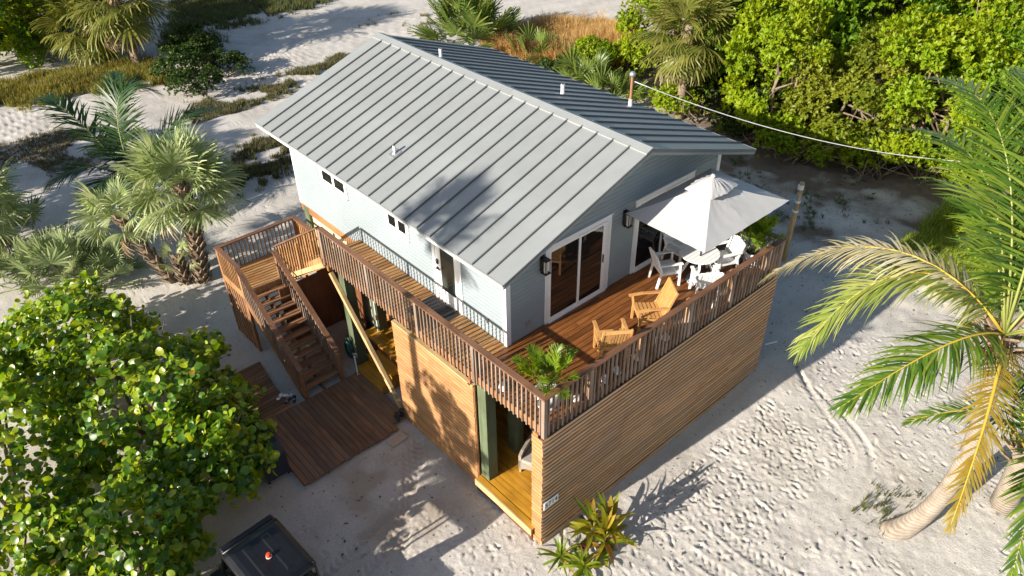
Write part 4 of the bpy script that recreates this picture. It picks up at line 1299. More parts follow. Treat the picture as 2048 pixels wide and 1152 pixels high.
HF = [
 ([tuple(cr), (6.2, -3.9, 7.0), (6.1, -2.3, 6.9), (5.75, -.85, 4.85)], 'cocopale', 'rachis', dict(nleaf=92, leaflen=1.0, sag=1.0, ragged=.1)),
 ([tuple(cr), (6.3, -4.0, 6.9), (5.9, -2.9, 6.6), (4.55, -2.5, 4.55)], 'cocolight', 'rachis', dict(nleaf=92, leaflen=1.2, sag=.75)),
 ([tuple(cr), (5.6, -4.9, 6.1), (4.6, -4.5, 5.7), (3.3, -4.0, 5.0)], 'coco', 'rachis', dict(nleaf=88, leaflen=1.05, sag=1.0, ragged=.15)),
 ([tuple(cr), (5.4, -5.6, 5.6), (4.3, -5.95, 5.1), (3.1, -6.25, 4.0)], 'cocoyel', 'rachis', dict(nleaf=80, leaflen=.62, sag=.6, width=.036, ragged=.25, rr=.05)),
 ([tuple(cr), (6.3, -4.6, 7.6), (7.1, -3.9, 9.0), (9.1, -1.5, 7.5)], 'coco', 'rachisg', dict(nleaf=74, leaflen=1.1, sag=.45)),
 ([tuple(cr), (6.6, -4.6, 8.0), (7.3, -3.8, 9.8), (9.0, -1.7, 8.7)], 'coco', 'rachisg', dict(nleaf=76, leaflen=1.0, sag=.35)),
 ([tuple(cr), (6.9, -4.7, 7.9), (7.7, -3.9, 9.6), (10.3, -2.9, 8.9)], 'coco', 'rachisg', dict(nleaf=76, leaflen=1.0, sag=.35)),
 ([tuple(cr), (6.6, -4.6, 7.0), (7.4, -4.0, 8.0), (9.2, -2.0, 6.5)], 'coco', 'rachisg', dict(nleaf=70, leaflen=.8, sag=.5)),
 ([tuple(cr), (7.2, -4.7, 6.6), (8.3, -4.2, 6.9), (9.9, -3.4, 5.0)], 'coco', 'rachisg', dict(nleaf=72, leaflen=1.15, sag=.65)),
 ([tuple(cr), (7.3, -5.5, 7.0), (8.6, -5.9, 7.4), (10.4, -6.4, 5.6)], 'coco', 'rachisg', dict(nleaf=50, leaflen=.9, sag=.4)),
 ([tuple(cr), (6.9, -6.4, 6.8), (7.3, -7.6, 6.9), (7.9, -9.1, 5.0)], 'coco', 'rachisg', dict(nleaf=50, leaflen=.9, sag=.4)),
 ([tuple(cr), (6.2, -6.3, 6.8), (5.9, -7.6, 6.7), (5.6, -9.2, 5.0)], 'coco', 'rachisg', dict(nleaf=50, leaflen=.9, sag=.4)),
 ([tuple(cr), (7.0, -5.0, 7.5), (8.4, -5.0, 9.3), (10.6, -4.6, 8.8)], 'coco', 'rachisg', dict(nleaf=54, leaflen=1.0, sag=.25)),
 ([tuple(cr), (6.8, -4.9, 8.4), (7.6, -4.4, 10.2), (9.4, -3.4, 10.0)], 'coco', 'rachisg', dict(nleaf=72, leaflen=1.1, sag=.3)),
 ([tuple(cr), (7.3, -4.9, 5.4), (8.2, -4.5, 4.8), (9.2, -4.1, 3.5)], 'cocoyel', 'rachis', dict(nleaf=50, leaflen=.7, sag=.6, ragged=.3)),
]
for ctrl, lm, rm, kw in HF:
    add_frond(hero, ctrl, M[lm], M[rm], **kw)
# fibre and dry flower sheath hanging from the crown
m = MB()
for k in range(60):
    an = vr.uniform(0, 6.28); d = Vector((math.cos(an), math.sin(an), 0)) * vr.uniform(.1, .5)
    p = cr + d * .5 + Vector((0, 0, vr.uniform(-.4, .1)))
    m.beam(p, p + d * .8 + Vector((0, 0, -vr.uniform(.3, 1.0))), .014, .006)
m.build('dry_fibre', M['sabald'], hero)

cr2 = Vector((8.35, -6.25, 1.9))
palm2 = root('coconut_palm', (8.5, -6.4, gz(8.5, -6.4)), 'young coconut palm low at the right frame edge', 'palm tree', G_C)
MB().tube([(8.5, -6.4, -.1), (8.45, -6.35, .7), (8.4, -6.3, 1.3), tuple(cr2)], [.30, .25, .22, .2], 14).build('trunk', M['cocotrunk'], palm2, smooth=True)
m = MB()
for k in range(12):
    an = k * 2.4; d = Vector((math.cos(an), math.sin(an), 0)); p = cr2 + Vector((0, 0, -.45 + .04 * k)) + d * .1
    m.beam(p, p + d * .4 + Vector((0, 0, .35)), .13, .04)
m.build('crown_shaft', M['boot'], palm2)
for ctrl, lm, kw in [
 ([tuple(cr2), (7.6, -6.5, 3.4), (6.6, -6.7, 3.3), (5.1, -7.25, 1.7)], 'coco', dict(nleaf=60, leaflen=.85, sag=.35)),
 ([tuple(cr2), (8.1, -5.7, 2.9), (7.7, -5.0, 2.9), (7.0, -4.2, 2.1)], 'coco', dict(nleaf=46, leaflen=.6, sag=.45)),
 ([tuple(cr2), (8.6, -5.9, 3.4), (8.9, -5.6, 4.3), (9.6, -5.2, 5.0)], 'coco', dict(nleaf=50, leaflen=.8, sag=.2)),
 ([tuple(cr2), (9.2, -6.4, 3.2), (10.0, -6.6, 3.5), (11.2, -7.0, 2.4)], 'coco', dict(nleaf=46, leaflen=.8, sag=.4)),
 ([tuple(cr2), (8.5, -7.0, 3.1), (8.6, -7.8, 3.2), (8.7, -9.0, 1.8)], 'coco', dict(nleaf=46, leaflen=.8, sag=.4)),
 ([tuple(cr2), (7.9, -6.9, 2.8), (7.4, -7.5, 2.6), (6.6, -8.2, 1.2)], 'coco', dict(nleaf=46, leaflen=.8, sag=.4)),
 ([tuple(cr2), (8.9, -5.7, 2.8), (9.5, -5.2, 2.9), (10.4, -4.6, 1.8)], 'coco', dict(nleaf=46, leaflen=.8, sag=.4))]:
    add_frond(palm2, ctrl, M[lm], M['rachis'], **kw)

cr3 = Vector((-1.0, 20.6, .9))
palm3 = root('coconut_palm', (-1.0, 20.6, gz(-1, 20.6)), 'young dark green coconut palm behind the cabbage palms at left', 'palm tree', G_C)
MB().tube([(-1.0, 20.6, -.1), (-1.0, 20.6, .5), tuple(cr3)], [.2, .17, .14], 10).build('trunk', M['boot'], palm3, smooth=True)
for ctrl in [
 [tuple(cr3), (-1.1, 20.8, 3.6), (-.6, 21.4, 5.2), (.9, 21.2, 3.9)],
 [tuple(cr3), (-1.6, 21.0, 3.2), (-2.2, 22.0, 4.3), (-2.4, 23.5, 4.0)],
 [tuple(cr3), (-.8, 21.2, 3.0), (-.2, 22.6, 4.2), (.4, 24.2, 4.0)],
 [tuple(cr3), (-.2, 20.4, 2.6), (1.0, 20.0, 3.6), (2.6, 20.6, 3.0)],
 [tuple(cr3), (-1.7, 20.4, 2.4), (-2.7, 20.2, 2.9), (-3.8, 20.6, 2.0)],
 [tuple(cr3), (-1.5, 20.0, 2.2), (-2.3, 19.4, 2.6), (-3.1, 18.6, 1.7)],
 [tuple(cr3), (-.5, 19.9, 2.4), (.2, 19.2, 2.8), (1.2, 18.6, 1.9)]]:
    add_frond(palm3, ctrl, M['cocodark'], M['rachisg'], nleaf=64, leaflen=1.15, sag=.4, width=.065)

# -- broadleaf trees: limbs and rosettes of small leaves gathered in clumps
def leaf_quads(P, D, U, L, W):
    """P base, D direction, U up : arrays (n,3); returns verts, faces of one folded quad per leaf"""
    S = np.cross(D, U); S /= np.linalg.norm(S, axis=1, keepdims=True) + 1e-9
    N = np.cross(S, D)
    v0 = P; v2 = P + D * L[:, None] - N * (L * .12)[:, None]
    mid = P + D * (L * .52)[:, None] + N * (L * .03)[:, None]
    v1 = mid - S * W[:, None] * .5 + N * (W * .18)[:, None]; v3 = mid + S * W[:, None] * .5 + N * (W * .18)[:, None]
    V = np.stack([v0, v1, v2, v3], 1).reshape(-1, 3)
    F = np.arange(len(P) * 4).reshape(-1, 4)
    return V, F

def crown_mesh(seed, rx, ry, rz, nclump, nros, nleaf, L, W, clump_r=.75, zmin=-.6, inner=.35):
    r = np.random.default_rng(seed)
    c = r.normal(size=(nclump * 3, 3)); c /= np.linalg.norm(c, axis=1, keepdims=True)
    c = c[c[:, 2] > zmin][:nclump]
    c *= (inner + (1 - inner) * r.random((len(c), 1)) ** .4)
    c *= np.array([rx, ry, rz])
    k = r.integers(0, len(c), nros)
    d = r.normal(size=(nros, 3)); d[:, 2] += .55; d /= np.linalg.norm(d, axis=1, keepdims=True)
    cr_ = clump_r * (.6 + .8 * r.random(len(c)))
    P = c[k] + d * (cr_[k] * (.45 + .6 * r.random(nros) ** .6))[:, None] * np.array([1, 1, .75])
    out = P / np.array([rx, ry, rz]); out /= np.linalg.norm(out, axis=1, keepdims=True)
    ax = d * .6 + out * .5 + np.array([0, 0, .35]); ax /= np.linalg.norm(ax, axis=1, keepdims=True)
    Pl = np.repeat(P, nleaf, 0); A = np.repeat(ax, nleaf, 0)
    t = r.normal(size=Pl.shape); t -= A * (t * A).sum(1, keepdims=True); t /= np.linalg.norm(t, axis=1, keepdims=True)
    sp = .35 + .75 * r.random(len(Pl))
    D = A * np.cos(sp)[:, None] + t * np.sin(sp)[:, None]
    Pl = Pl + A * (r.random(len(Pl)) * .06)[:, None]
    Lr = L * (.7 + .6 * r.random(len(Pl))); Wr = Lr * W
    V, F = leaf_quads(Pl, D, A + .01, Lr, Wr)
    cv = r.random(len(c))
    var = np.clip(.55 * np.repeat(cv[k], nleaf) + .45 * r.random(len(Pl)), 0, .999)
    return np_mesh('crown', V, F, var=var), c

TREE_KINDS = []
for i in range(4):
    me, cl = crown_mesh(100 + i, 2.5, 2.5, 2.5, 40, 3400, 7, .165, .42, .60, zmin=-.8)
    me.materials.append([M['mangrove'], M['mangdeep'], M['mangrove'], M['mangolive']][i]); TREE_KINDS.append((me, cl))
SHRUBD = []
for i in range(2):
    me, cl = crown_mesh(200 + i, 1.5, 1.5, 1.2, 22, 800, 7, .16, .45, .5, zmin=-.3)
    me.materials.append(M['mangdark']); SHRUBD.append((me, cl))
SHRUBG = []
for i in range(2):
    me, cl = crown_mesh(220 + i, 1.4, 1.4, 1.1, 20, 700, 7, .17, .42, .5, zmin=-.3)
    me.materials.append(M['mangrove']); SHRUBG.append((me, cl))

def limbs(base, centre, clumps, sc, rot, rnd, rmain=.11, nl=14):
    m = MB()
    ca, sa = math.cos(rot), math.sin(rot)
    stems = []
    for s in range(3):
        an = s * 2.1 + rnd.random(); d = Vector((math.cos(an), math.sin(an), 0))
        top = Vector(centre) + d * .5 * sc[0] + Vector((0, 0, -.2 * sc[2]))
        pts = [Vector(base) + d * .15, Vector(base).lerp(top, .4) + d * rnd.uniform(.1, .5), Vector(base).lerp(top, .75) + d * .3, top]
        m.tube(pts, [rmain, rmain * .8, rmain * .6, rmain * .4], 7); stems.append(pts)
    for k in range(min(nl, len(clumps))):
        c = clumps[k]
        q = Vector((centre[0] + sc[0] * (c[0] * ca - c[1] * sa), centre[1] + sc[1] * (c[0] * sa + c[1] * ca), centre[2] + sc[2] * c[2]))
        st_ = stems[k % 3]; p = st_[1 + k % 2].lerp(st_[2 + k % 2], rnd.random())
        mid = p.lerp(q, .5) + Vector((rnd.uniform(-.2, .2), rnd.uniform(-.2, .2), rnd.uniform(-.1, .25)))
        m.tube([p, mid, q], [rmain * .42, rmain * .28, rmain * .12], 5)
    return m

def tree(name, base, kind, centre_h, sc, label, cat, group, rnd, bark='bark', nl=14, rmain=.11):
    x, y = base; z = gz(x, y)
    t = root(name, (x, y, z), label, cat, group)
    me, cl = kind
    rot = rnd.uniform(0, 6.28)
    c = (x + rnd.uniform(-.3, .3), y + rnd.uniform(-.3, .3), z + centre_h)
    limbs((x, y, z - .1), c, cl, sc, rot, rnd, rmain, nl).build('trunk', M[bark], t, smooth=True)
    o = link('crown', me, None, t, c); o.rotation_euler = (0, 0, rot); o.scale = sc
    return t
tr = random.Random(33)
FL = ['nearest the service mast, half hidden by a palm trunk', 'at the front of the thicket beyond the roof corner', 'in the front row left of the cable sag',
      'in the front row above the cable middle', 'in the front row right of the cable middle', 'at the front right beside the palm fronds', 'in the front row at the right frame edge']
front = [(23.2, 14.8), (23.4, 11.2), (21.7, 8.2), (21.9, 5.2), (22.4, 2.2), (23.8, -.6), (25.2, -3.4)]
for k, (x, y) in enumerate(front):
    tree('buttonwood_tree', (x, y), TREE_KINDS[k % 4], 2.6 + .5 * (k % 3) * .6, (1.0 + .1 * (k % 2), 1.0, 1.05 + .08 * (k % 3)), 'bright green buttonwood ' + FL[k], 'tree', 'buttonwood trees in the thicket', tr)
rows = [('second', [(25.0, 16.0), (26.0, 12.6), (26.0, 9.2), (26.1, 6.0), (26.6, 2.8), (28.0, -.4), (30.0, -3.5)]),
        ('third', [(29.5, 17.0), (30.3, 13.5), (30.6, 10.0), (30.8, 6.4), (31.5, 3.0), (33.0, -.5)]),
        ('fourth', [(34.5, 15.5), (35.0, 11.5), (35.5, 7.5), (36.2, 3.5), (38.0, -.2)]),
        ('rearmost', [(40, 18.5), (40.0, 14.0), (41, 9.5), (42, 5.0), (44, 1.0), (46.5, 12.0), (48, 7.0), (49, 2.0)])]
ordn = ['first', 'second', 'third', 'fourth', 'fifth', 'sixth', 'seventh', 'eighth']
k = 0
for rn, lst in rows:
    for q, (x, y) in enumerate(lst):
        k += 1
        tree('buttonwood_tree', (x + tr.uniform(-.5, .5), y + tr.uniform(-.5, .5)), TREE_KINDS[(k * 3 + 1) % 4], 4.2 + tr.uniform(-.3, 1.1), (1.1 + tr.uniform(-.12, .15), 1.1 + tr.uniform(-.1, .15), 1.2 + tr.uniform(-.1, .2)), 'green buttonwood in the %s row of the thicket, %s from the house side' % (rn, ordn[q]), 'tree', 'buttonwood trees behind the front row', tr, nl=10)
# dark understorey at the foot of the thicket
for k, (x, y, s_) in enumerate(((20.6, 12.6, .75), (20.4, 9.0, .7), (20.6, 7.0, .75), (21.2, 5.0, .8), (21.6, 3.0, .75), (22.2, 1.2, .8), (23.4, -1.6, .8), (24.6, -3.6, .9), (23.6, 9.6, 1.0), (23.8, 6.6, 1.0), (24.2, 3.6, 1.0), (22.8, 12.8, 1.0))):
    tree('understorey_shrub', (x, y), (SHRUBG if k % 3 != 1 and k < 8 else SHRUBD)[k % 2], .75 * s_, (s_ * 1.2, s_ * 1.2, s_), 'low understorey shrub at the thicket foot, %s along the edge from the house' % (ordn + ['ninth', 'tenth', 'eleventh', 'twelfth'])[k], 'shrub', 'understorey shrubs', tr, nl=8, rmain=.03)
# low lit shrubs along the thicket edge
for k, (x, y, s, lab) in enumerate(((20.6, 9.6, .55, 'low leafy shrub under the thicket near the roof corner'), (21.0, 4.2, .6, 'low leafy shrub under the thicket below the cable'), (22.2, .6, .7, 'leafy shrub at the thicket edge by the weeds'), (20.9, 18.6, .8, 'bright shrub between dry grass and tall cabbage palm'), (22.6, 16.6, .9, 'bright shrub behind the tall cabbage palm'), (18.5, -1.5, .62, 'bright yellow-green bush among the weeds right of the house'), (17.4, -2.7, .5, 'smaller bright bush among the weeds, nearer the palm fronds'))):
    tree('shrub', (x, y), SHRUBG[k % 2], .8 * s * 1.3, (s, s, s), lab, 'shrub', 'shrubs along the thicket', tr, nl=8, rmain=.035)
for k, (x, y, s, lab) in enumerate(((6.0, 32.2, .8, 'dark round shrub beside the sand track at back left'), (7.6, 31.2, .6, 'brownish low shrub right of the dark round shrub'), (5.0, 29.6, .7, 'small dark shrub in front of the dark round shrub'), (19.4, 19.2, .6, 'dark shrub below the dry grass behind the roof'), (20.6, 18.0, .55, 'dark little shrub at the foot of the dry grass'), (6.8, 34.4, .9, 'dark shrub in the shade of the shaggy palm'))):
    tree('shrub', (x, y), SHRUBD[k % 2], .75 * s, (s * 1.15, s * 1.15, s), lab, 'shrub', 'dark shrubs', tr, nl=8, rmain=.04)
for k, (x, y, s, lab) in enumerate(((-1.2, 41.5, 1.3, 'dense green mangrove at the top left frame corner'), (1.2, 41.6, 1.15, 'dense green mangrove beside the yellowish palm'), (-.5, 46.5, 1.1, 'dense green mangrove furthest at the top left'), (3.2, 45.0, .9, 'dense green mangrove behind the yellowish palm'))):
    tree('mangrove_tree', (x, y), TREE_KINDS[k % 4], 2.0 * s, (s, s, .95 * s), lab, 'tree', 'mangroves at the back left', tr, nl=10)
# trees standing outside the picture on the left, their shade falls across the sand
for k, (x, y, h, s) in enumerate(((-12.0, 22.5, 3.6, 1.0), (-11.0, 26.0, 3.6, 1.0), (-10.5, 29.0, 3.0, .85), (-13.4, 4.9, 6.2, .62))):
    tree('buttonwood_tree', (x, y), TREE_KINDS[k % 4], h, (s, s, s), 'buttonwood %s beyond the left picture edge' % ['by the far bend of the sand track', 'by the low grass', 'by the tall grass', 'tall and thin, behind the sea grape'][k], 'tree', 'trees left of the picture', tr, nl=6)

# bare branches and roots at the foot of the thicket
def snag(base, label, rnd, n=9, ln=1.6):
    t = root('dead_branch', (base[0], base[1], gz(*base)), label, 'branch', 'bare branches under the thicket')
    m = MB()
    for k in range(n):
        p = Vector((base[0] + rnd.uniform(-.5, .5), base[1] + rnd.uniform(-.5, .5), gz(*base) + rnd.uniform(0, .2)))
        q = p + Vector((rnd.uniform(-1, 1), rnd.uniform(-1, 1), rnd.uniform(.1, .9))) * ln * rnd.uniform(.4, 1)
        mid = p.lerp(q, .5) + Vector((rnd.uniform(-.2, .2), rnd.uniform(-.2, .2), rnd.uniform(0, .3)))
        m.tube([p, mid, q], [.035, .024, .01], 5)
    m.build('twig', M['bark'], t, smooth=True)
sr = random.Random(8)
for k, (x, y, lab) in enumerate(((20.2, 8.2, 'tangle of bare grey branches beyond the roof corner'), (19.9, 6.2, 'tangle of dead roots below the cable start'), (20.6, 3.4, 'bare fallen branches below the cable middle'), (21.4, 1.6, 'bare branches beside the leafy shrub by the weeds'), (20.4, 11.4, 'bare branches at the foot of the tall cabbage palm'))):
    snag((x, y), lab, sr, 14, 1.9)

# -- sea grape in the left foreground: round leaves
def disc_template():
    g = np.linspace(-1, 1, 4)
    X_, Y_ = np.meshgrid(g, g, indexing='ij')
    u = X_ * np.sqrt(1 - Y_ ** 2 / 2); v = Y_ * np.sqrt(1 - X_ ** 2 / 2)
    z = .22 * np.abs(v) - .10 * u * u + .05 * u
    T = np.stack([u + 1.0, v, z], -1).reshape(-1, 3)
    i = np.arange(16).reshape(4, 4)
    Fq = np.stack([i[:-1, :-1], i[1:, :-1], i[1:, 1:], i[:-1, 1:]], -1).reshape(-1, 4)
    return T, Fq
DT, DF = disc_template()
r = np.random.default_rng(77)
blobs = [((-5.2, 9.2, 1.35), (2.5, 3.6, 1.75), 7800), ((-5.6, 12.3, 1.3), (2.0, 2.6, 1.5), 4200), ((-6.9, 4.9, 1.25), (1.9, 2.0, 1.45), 5200), ((-8.2, 8.6, 1.5), (2.2, 4.2, 1.9), 6600), ((-4.3, 6.4, 1.2), (1.15, 1.6, 1.15), 2600), ((-7.4, 3.0, .9), (1.2, 1.1, 1.1), 2000)]
Ps = []; Ns = []; Os = []
for c, rad, nL in blobs:
    nt_ = nL // 6
    d = r.normal(size=(nt_ * 2, 3)); d /= np.linalg.norm(d, axis=1, keepdims=True)
    d = d[d[:, 2] > -.35][:nt_]
    cl = r.normal(size=(40, 3)); cl /= np.linalg.norm(cl, axis=1, keepdims=True)
    bump_ = (np.exp(-((d[:, None, :] - cl[None]) ** 2).sum(-1) / .055)).max(1)
    rr_ = .58 + .44 * bump_ + .10 * r.random(len(d))
    tipp = np.array(c) + d * rr_[:, None] * np.array(rad)
    dn = d / np.array(rad); dn /= np.linalg.norm(dn, axis=1, keepdims=True)
    for k in range(6):
        off = -dn * (k * .06) + r.normal(size=dn.shape) * .07
        Ps.append(tipp + off); Ns.append(dn); Os.append(rr_ - .05 * k)
P_ = np.concatenate(Ps); Nn = np.concatenate(Ns); Oo = np.concatenate(Os)
keep = P_[:, 2] > .15
# keep clear of stairs and decks and drop leaves buried in a neighbouring blob
keep &= ~((P_[:, 0] > -2.55) & (P_[:, 1] > 6.6))
for c, rad, nL in blobs:
    q = (((P_ - np.array(c)) / (np.array(rad) * .55)) ** 2).sum(1)
    keep &= q > 1
keep &= ~((np.abs(P_[:, 0] + 5.0) < 1.0) & (P_[:, 1] < 3.9))
P_, Nn, Oo = P_[keep], Nn[keep], Oo[keep]
nrm = Nn * .45 + np.array([-.25, 0, .45]) + r.normal(size=Nn.shape) * .55
nrm /= np.linalg.norm(nrm, axis=1, keepdims=True)
tg = np.cross(nrm, r.normal(size=nrm.shape)); tg /= np.linalg.norm(tg, axis=1, keepdims=True)
bt = np.cross(nrm, tg)
size = .050 + .058 * r.random(len(P_)) ** 1.3
Rm = np.stack([tg, bt, nrm], -1)              # columns
camp = np.array(cam.location)
toc = camp - P_; dist = np.linalg.norm(toc, axis=1); toc /= dist[:, None]
score = (nrm * toc).sum(1) * 2.0 + (Nn * toc).sum(1) * 2.0 + Oo * 4 - dist * .18
# in front of the lens and inside the frame
from mathutils import Euler
Rc = np.array(Euler(cam.rotation_euler).to_matrix())
pc = (P_ - camp) @ Rc
inf = (np.abs(pc[:, 0] / -pc[:, 2]) < .66) & (np.abs(pc[:, 1] / -pc[:, 2]) < .37)
score[~inf] -= 100
order = np.argsort(-score)
sg = root('sea_grape', (-5.8, 8.0, gz(-5.8, 8.0)), 'broad sea grape bush with round leaves filling the left foreground', 'bush')
lme = np_mesh('leaf', DT, DF, smooth=True, var=np.zeros(len(DF))); lme.materials.append(M['seagrape'])
lmy = np_mesh('leaf', DT, DF, smooth=True, var=np.zeros(len(DF))); lmy.materials.append(M['seagrapey'])
for q, i in enumerate(order[:300]):
    o = link('leaf', lmy if q % 17 == 3 else lme, None, sg, tuple(P_[i]))
    o.rotation_euler = Matrix(Rm[i].tolist()).to_euler(); o.scale = (size[i],) * 3
rest = order[300:]
Vl = np.einsum('nij,kj->nki', Rm[rest], DT) * size[rest][:, None, None] + P_[rest][:, None, :]
nv = len(DT)
Fl = (DF[None] + (np.arange(len(rest)) * nv)[:, None, None]).reshape(-1, 4)
o3 = np.array([-5.8, 8.0, 1.5])
fm = np_mesh('foliage', Vl.reshape(-1, 3) - o3, Fl, smooth=True, var=np.repeat(r.random(len(rest)) * .999, len(DF)))
fo = link('foliage', fm, M['seagrape'], sg, tuple(o3)); tag(fo, kind='stuff')
m = MB()
for c, rad, nL in blobs:
    for k in range(12):
        an = vr.uniform(0, 6.28); e = vr.uniform(.1, 1.0)
        q = Vector(c) + Vector((math.cos(an) * math.cos(e) * rad[0], math.sin(an) * math.cos(e) * rad[1], math.sin(e) * rad[2])) * .88
        b0 = Vector((c[0] + vr.uniform(-.3, .3), c[1] + vr.uniform(-.3, .3), 0))
        m.tube([b0, b0.lerp(q, .5) + Vector((0, 0, .25)), q], [.05, .035, .012], 6)
m.build('branch', M['bark'], sg, smooth=True)

# -- strap-leaved plants at the near corner
def strap_leaf(L, W, e0, bend, twist, rnd, fold=.15, ns=7):
    V = []; F = []
    p = Vector((0, 0, 0)); d = Vector((math.cos(e0), 0, math.sin(e0)))
    for s in range(ns + 1):
        f = s / ns
        w = W * (math.sin(math.pi * min(1, .08 + .92 * f)) ** .75) if f < 1 else .002
        tw = twist * f
        side = Vector((-math.sin(tw) * d.z, math.cos(tw), math.sin(tw) * d.x))
        V += [p - side * w * .5 + Vector((0, 0, fold * w)), p, p + side * w * .5 + Vector((0, 0, fold * w))]
        d = (d + Vector((0, 0, -bend / ns))).normalized()
        p = p + d * (L / ns)
    for s in range(ns):
        a = 3 * s
        F += [(a, a+1, a+4, a+3), (a+1, a+2, a+5, a+4)]
    return np.array([tuple(v) for v in V]), F
def strap_plant(name, base, n, mats, L, W, label, cat, rnd, els=(80, 5), bend=.9, h=0.0, group=None, red=0, stems=1, spread=.1):
    t = root(name, (base[0], base[1], gz(*base)), label, cat, group)
    z0 = gz(*base)
    for k in range(n):
        f = (k + .5) / n
        V_, F_ = strap_leaf(L * rnd.uniform(.7, 1.15), W * rnd.uniform(.8, 1.2), R(els[0] + (els[1] - els[0]) * f + rnd.uniform(-10, 10)), bend * rnd.uniform(.6, 1.3), rnd.uniform(-.9, .9), rnd)
        me = np_mesh('leaf', V_, F_, smooth=True, var=np.full(len(F_), rnd.random() * .99)); me.materials.append(mats[k % len(mats)])
        az = k * 2.39996 + rnd.uniform(-.4, .4)
        s = k % stems; sx, sy = spread * math.cos(s * 2.1) * (stems > 1), spread * math.sin(s * 2.1) * (stems > 1)
        o = link('leaf', me, None, t, (base[0] + sx, base[1] + sy, z0 + h * (1 - f) + .02)); o.rotation_euler = (0, 0, az)
    if h > .1:
        m = MB()
        for s in range(stems):
            m.tube([(base[0] + spread * math.cos(s * 2.1) * (stems > 1), base[1] + spread * math.sin(s * 2.1) * (stems > 1), z0 - .05), (base[0] + spread * math.cos(s * 2.1) * (stems > 1), base[1] + spread * math.sin(s * 2.1) * (stems > 1), z0 + h)], .015, 6)
        m.build('stem', M['barkdark'], t)
    return t
pr = random.Random(4)
cro = [M['croton'], M['croton'], M['croton'], M['croton'], M['lily']]
strap_plant('broad_leaved_plant', (.98, -.85), 70, cro, .68, .11, 'tall yellow-green broad-leaved plant at the near corner of the screen wall', 'plant', pr, (85, -5), .7, .75, 'corner plants', stems=3, spread=.22)
strap_plant('red_rosette_plant', (.90, -1.02), 16, [M['crotonred']], .22, .05, 'dark red rosette inside the yellow-green plant', 'plant', pr, (80, 20), .5, .35, 'corner plants')
strap_plant('strap_leaved_plant', (.02, -.55), 28, [M['lily'], M['lily'], M['croton']], .58, .055, 'green strap-leaved plant nearest the corner post', 'plant', pr, (80, 0), .9, .12, 'corner plants')
strap_plant('strap_leaved_plant', (.20, -1.05), 32, [M['lily'], M['lily'], M['croton']], .60, .07, 'green strap-leaved plant at the bottom frame edge', 'plant', pr, (80, 0), .9, .15, 'corner plants')
strap_plant('red_rosette_plant', (.50, -.72), 14, [M['crotonred']], .17, .035, 'small purple rosette between the strap-leaved and the tall plant', 'plant', pr, (80, 15), .5, .1, 'corner plants')

# -- grass patches
def in_poly(x, y, poly):
    c = np.zeros(len(x), bool); n = len(poly); j = n - 1
    for i in range(n):
        xi, yi = poly[i]; xj, yj = poly[j]
        c ^= ((yi > y) != (yj > y)) & (x < (xj - xi) * (y - yi) / (yj - yi + 1e-12) + xi)
        j = i
    return c
def grass(name, poly, n, h, w, cols, label, seed, bl=7, lean=.5, fuzz=.35, thr=-.1, ns=1.2):
    r = np.random.default_rng(seed)
    poly = np.array(poly); lo, hi = poly.min(0), poly.max(0)
    x = r.uniform(lo[0], hi[0], n * 3); y = r.uniform(lo[1], hi[1], n * 3)
    k = in_poly(x + r.normal(size=len(x)) * fuzz, y + r.normal(size=len(x)) * fuzz, poly) & (vnoise(x, y, ns, seed) + .5 * vnoise(x, y, ns * .4, seed + 1) > thr)
    x, y = x[k][:n], y[k][:n]
    dens = vnoise(x, y, 1.5, seed + 5) + .5
    i = np.clip(np.searchsorted(gx, x), 0, nx_ - 1); j = np.clip(np.searchsorted(gy, y), 0, ny_ - 1)
    z = Zg[i, j]
    B = np.repeat(np.stack([x, y, z], 1), bl, 0); N_ = len(B)
    B[:, :2] += r.normal(size=(N_, 2)) * .05
    an = r.random(N_) * 6.283; ln = lean * r.random(N_) ** .7
    hh = h * (.45 + .75 * r.random(N_)) * np.repeat(.55 + .8 * dens, bl)
    D = np.stack([np.cos(an) * ln, np.sin(an) * ln, np.ones(N_)], 1); D /= np.linalg.norm(D, axis=1, keepdims=True)
    S = np.stack([-np.sin(an), np.cos(an), np.zeros(N_)], 1) * (w * .5)
    mid = B + D * (hh * .55)[:, None]
    tip = B + D * hh[:, None] + np.stack([np.cos(an), np.sin(an), -np.ones(N_) * .25], 1) * (hh * ln * .45)[:, None]
    V = np.stack([B - S, B + S, tip + S * .15, tip - S * .15], 1)
    V[:, 2] = tip + S * .12; V[:, 3] = tip - S * .12
    V = np.stack([B - S, B + S, mid + S * .9, mid - S * .9, tip + S * .1, tip - S * .1], 1).reshape(-1, 3)
    b0 = np.arange(N_) * 6
    F = np.concatenate([np.stack([b0, b0+1, b0+2, b0+3], 1), np.stack([b0+3, b0+2, b0+4, b0+5], 1)])
    v = r.random(N_) * .99
    me = np_mesh(name, V, F, var=np.concatenate([v, v]))
    o = link(name, me, mat_leaf(name + '_blades', cols, rough=.7, trans=.3, spec=.2))
    tag(o, label, 'grass', None, 'stuff')
YG = [(.20, .19, .03), (.28, .24, .05), (.14, .17, .03), (.26, .19, .06)]
DG = [(.07, .10, .03), (.11, .13, .04), (.16, .15, .06), (.05, .08, .025)]
BG = [(.13, .115, .06), (.19, .155, .09), (.09, .10, .045), (.22, .17, .10)]
OG = [(.50, .29, .09), (.58, .38, .14), (.40, .25, .09), (.50, .38, .18)]
LG = [(.20, .30, .03), (.28, .36, .04), (.36, .40, .06), (.14, .22, .03)]
grass('tall_grass', [(-4, 37.6), (-.4, 38.5), (2.77, 37.6), (5.6, 36.0), (5.0, 32.4), (2.8, 33.2), (.38, 34.2), (-4, 34.6)], 2300, .48, .03, YG, 'yellow-green tall grass strip beside the sand track at left', 1, thr=-.22)
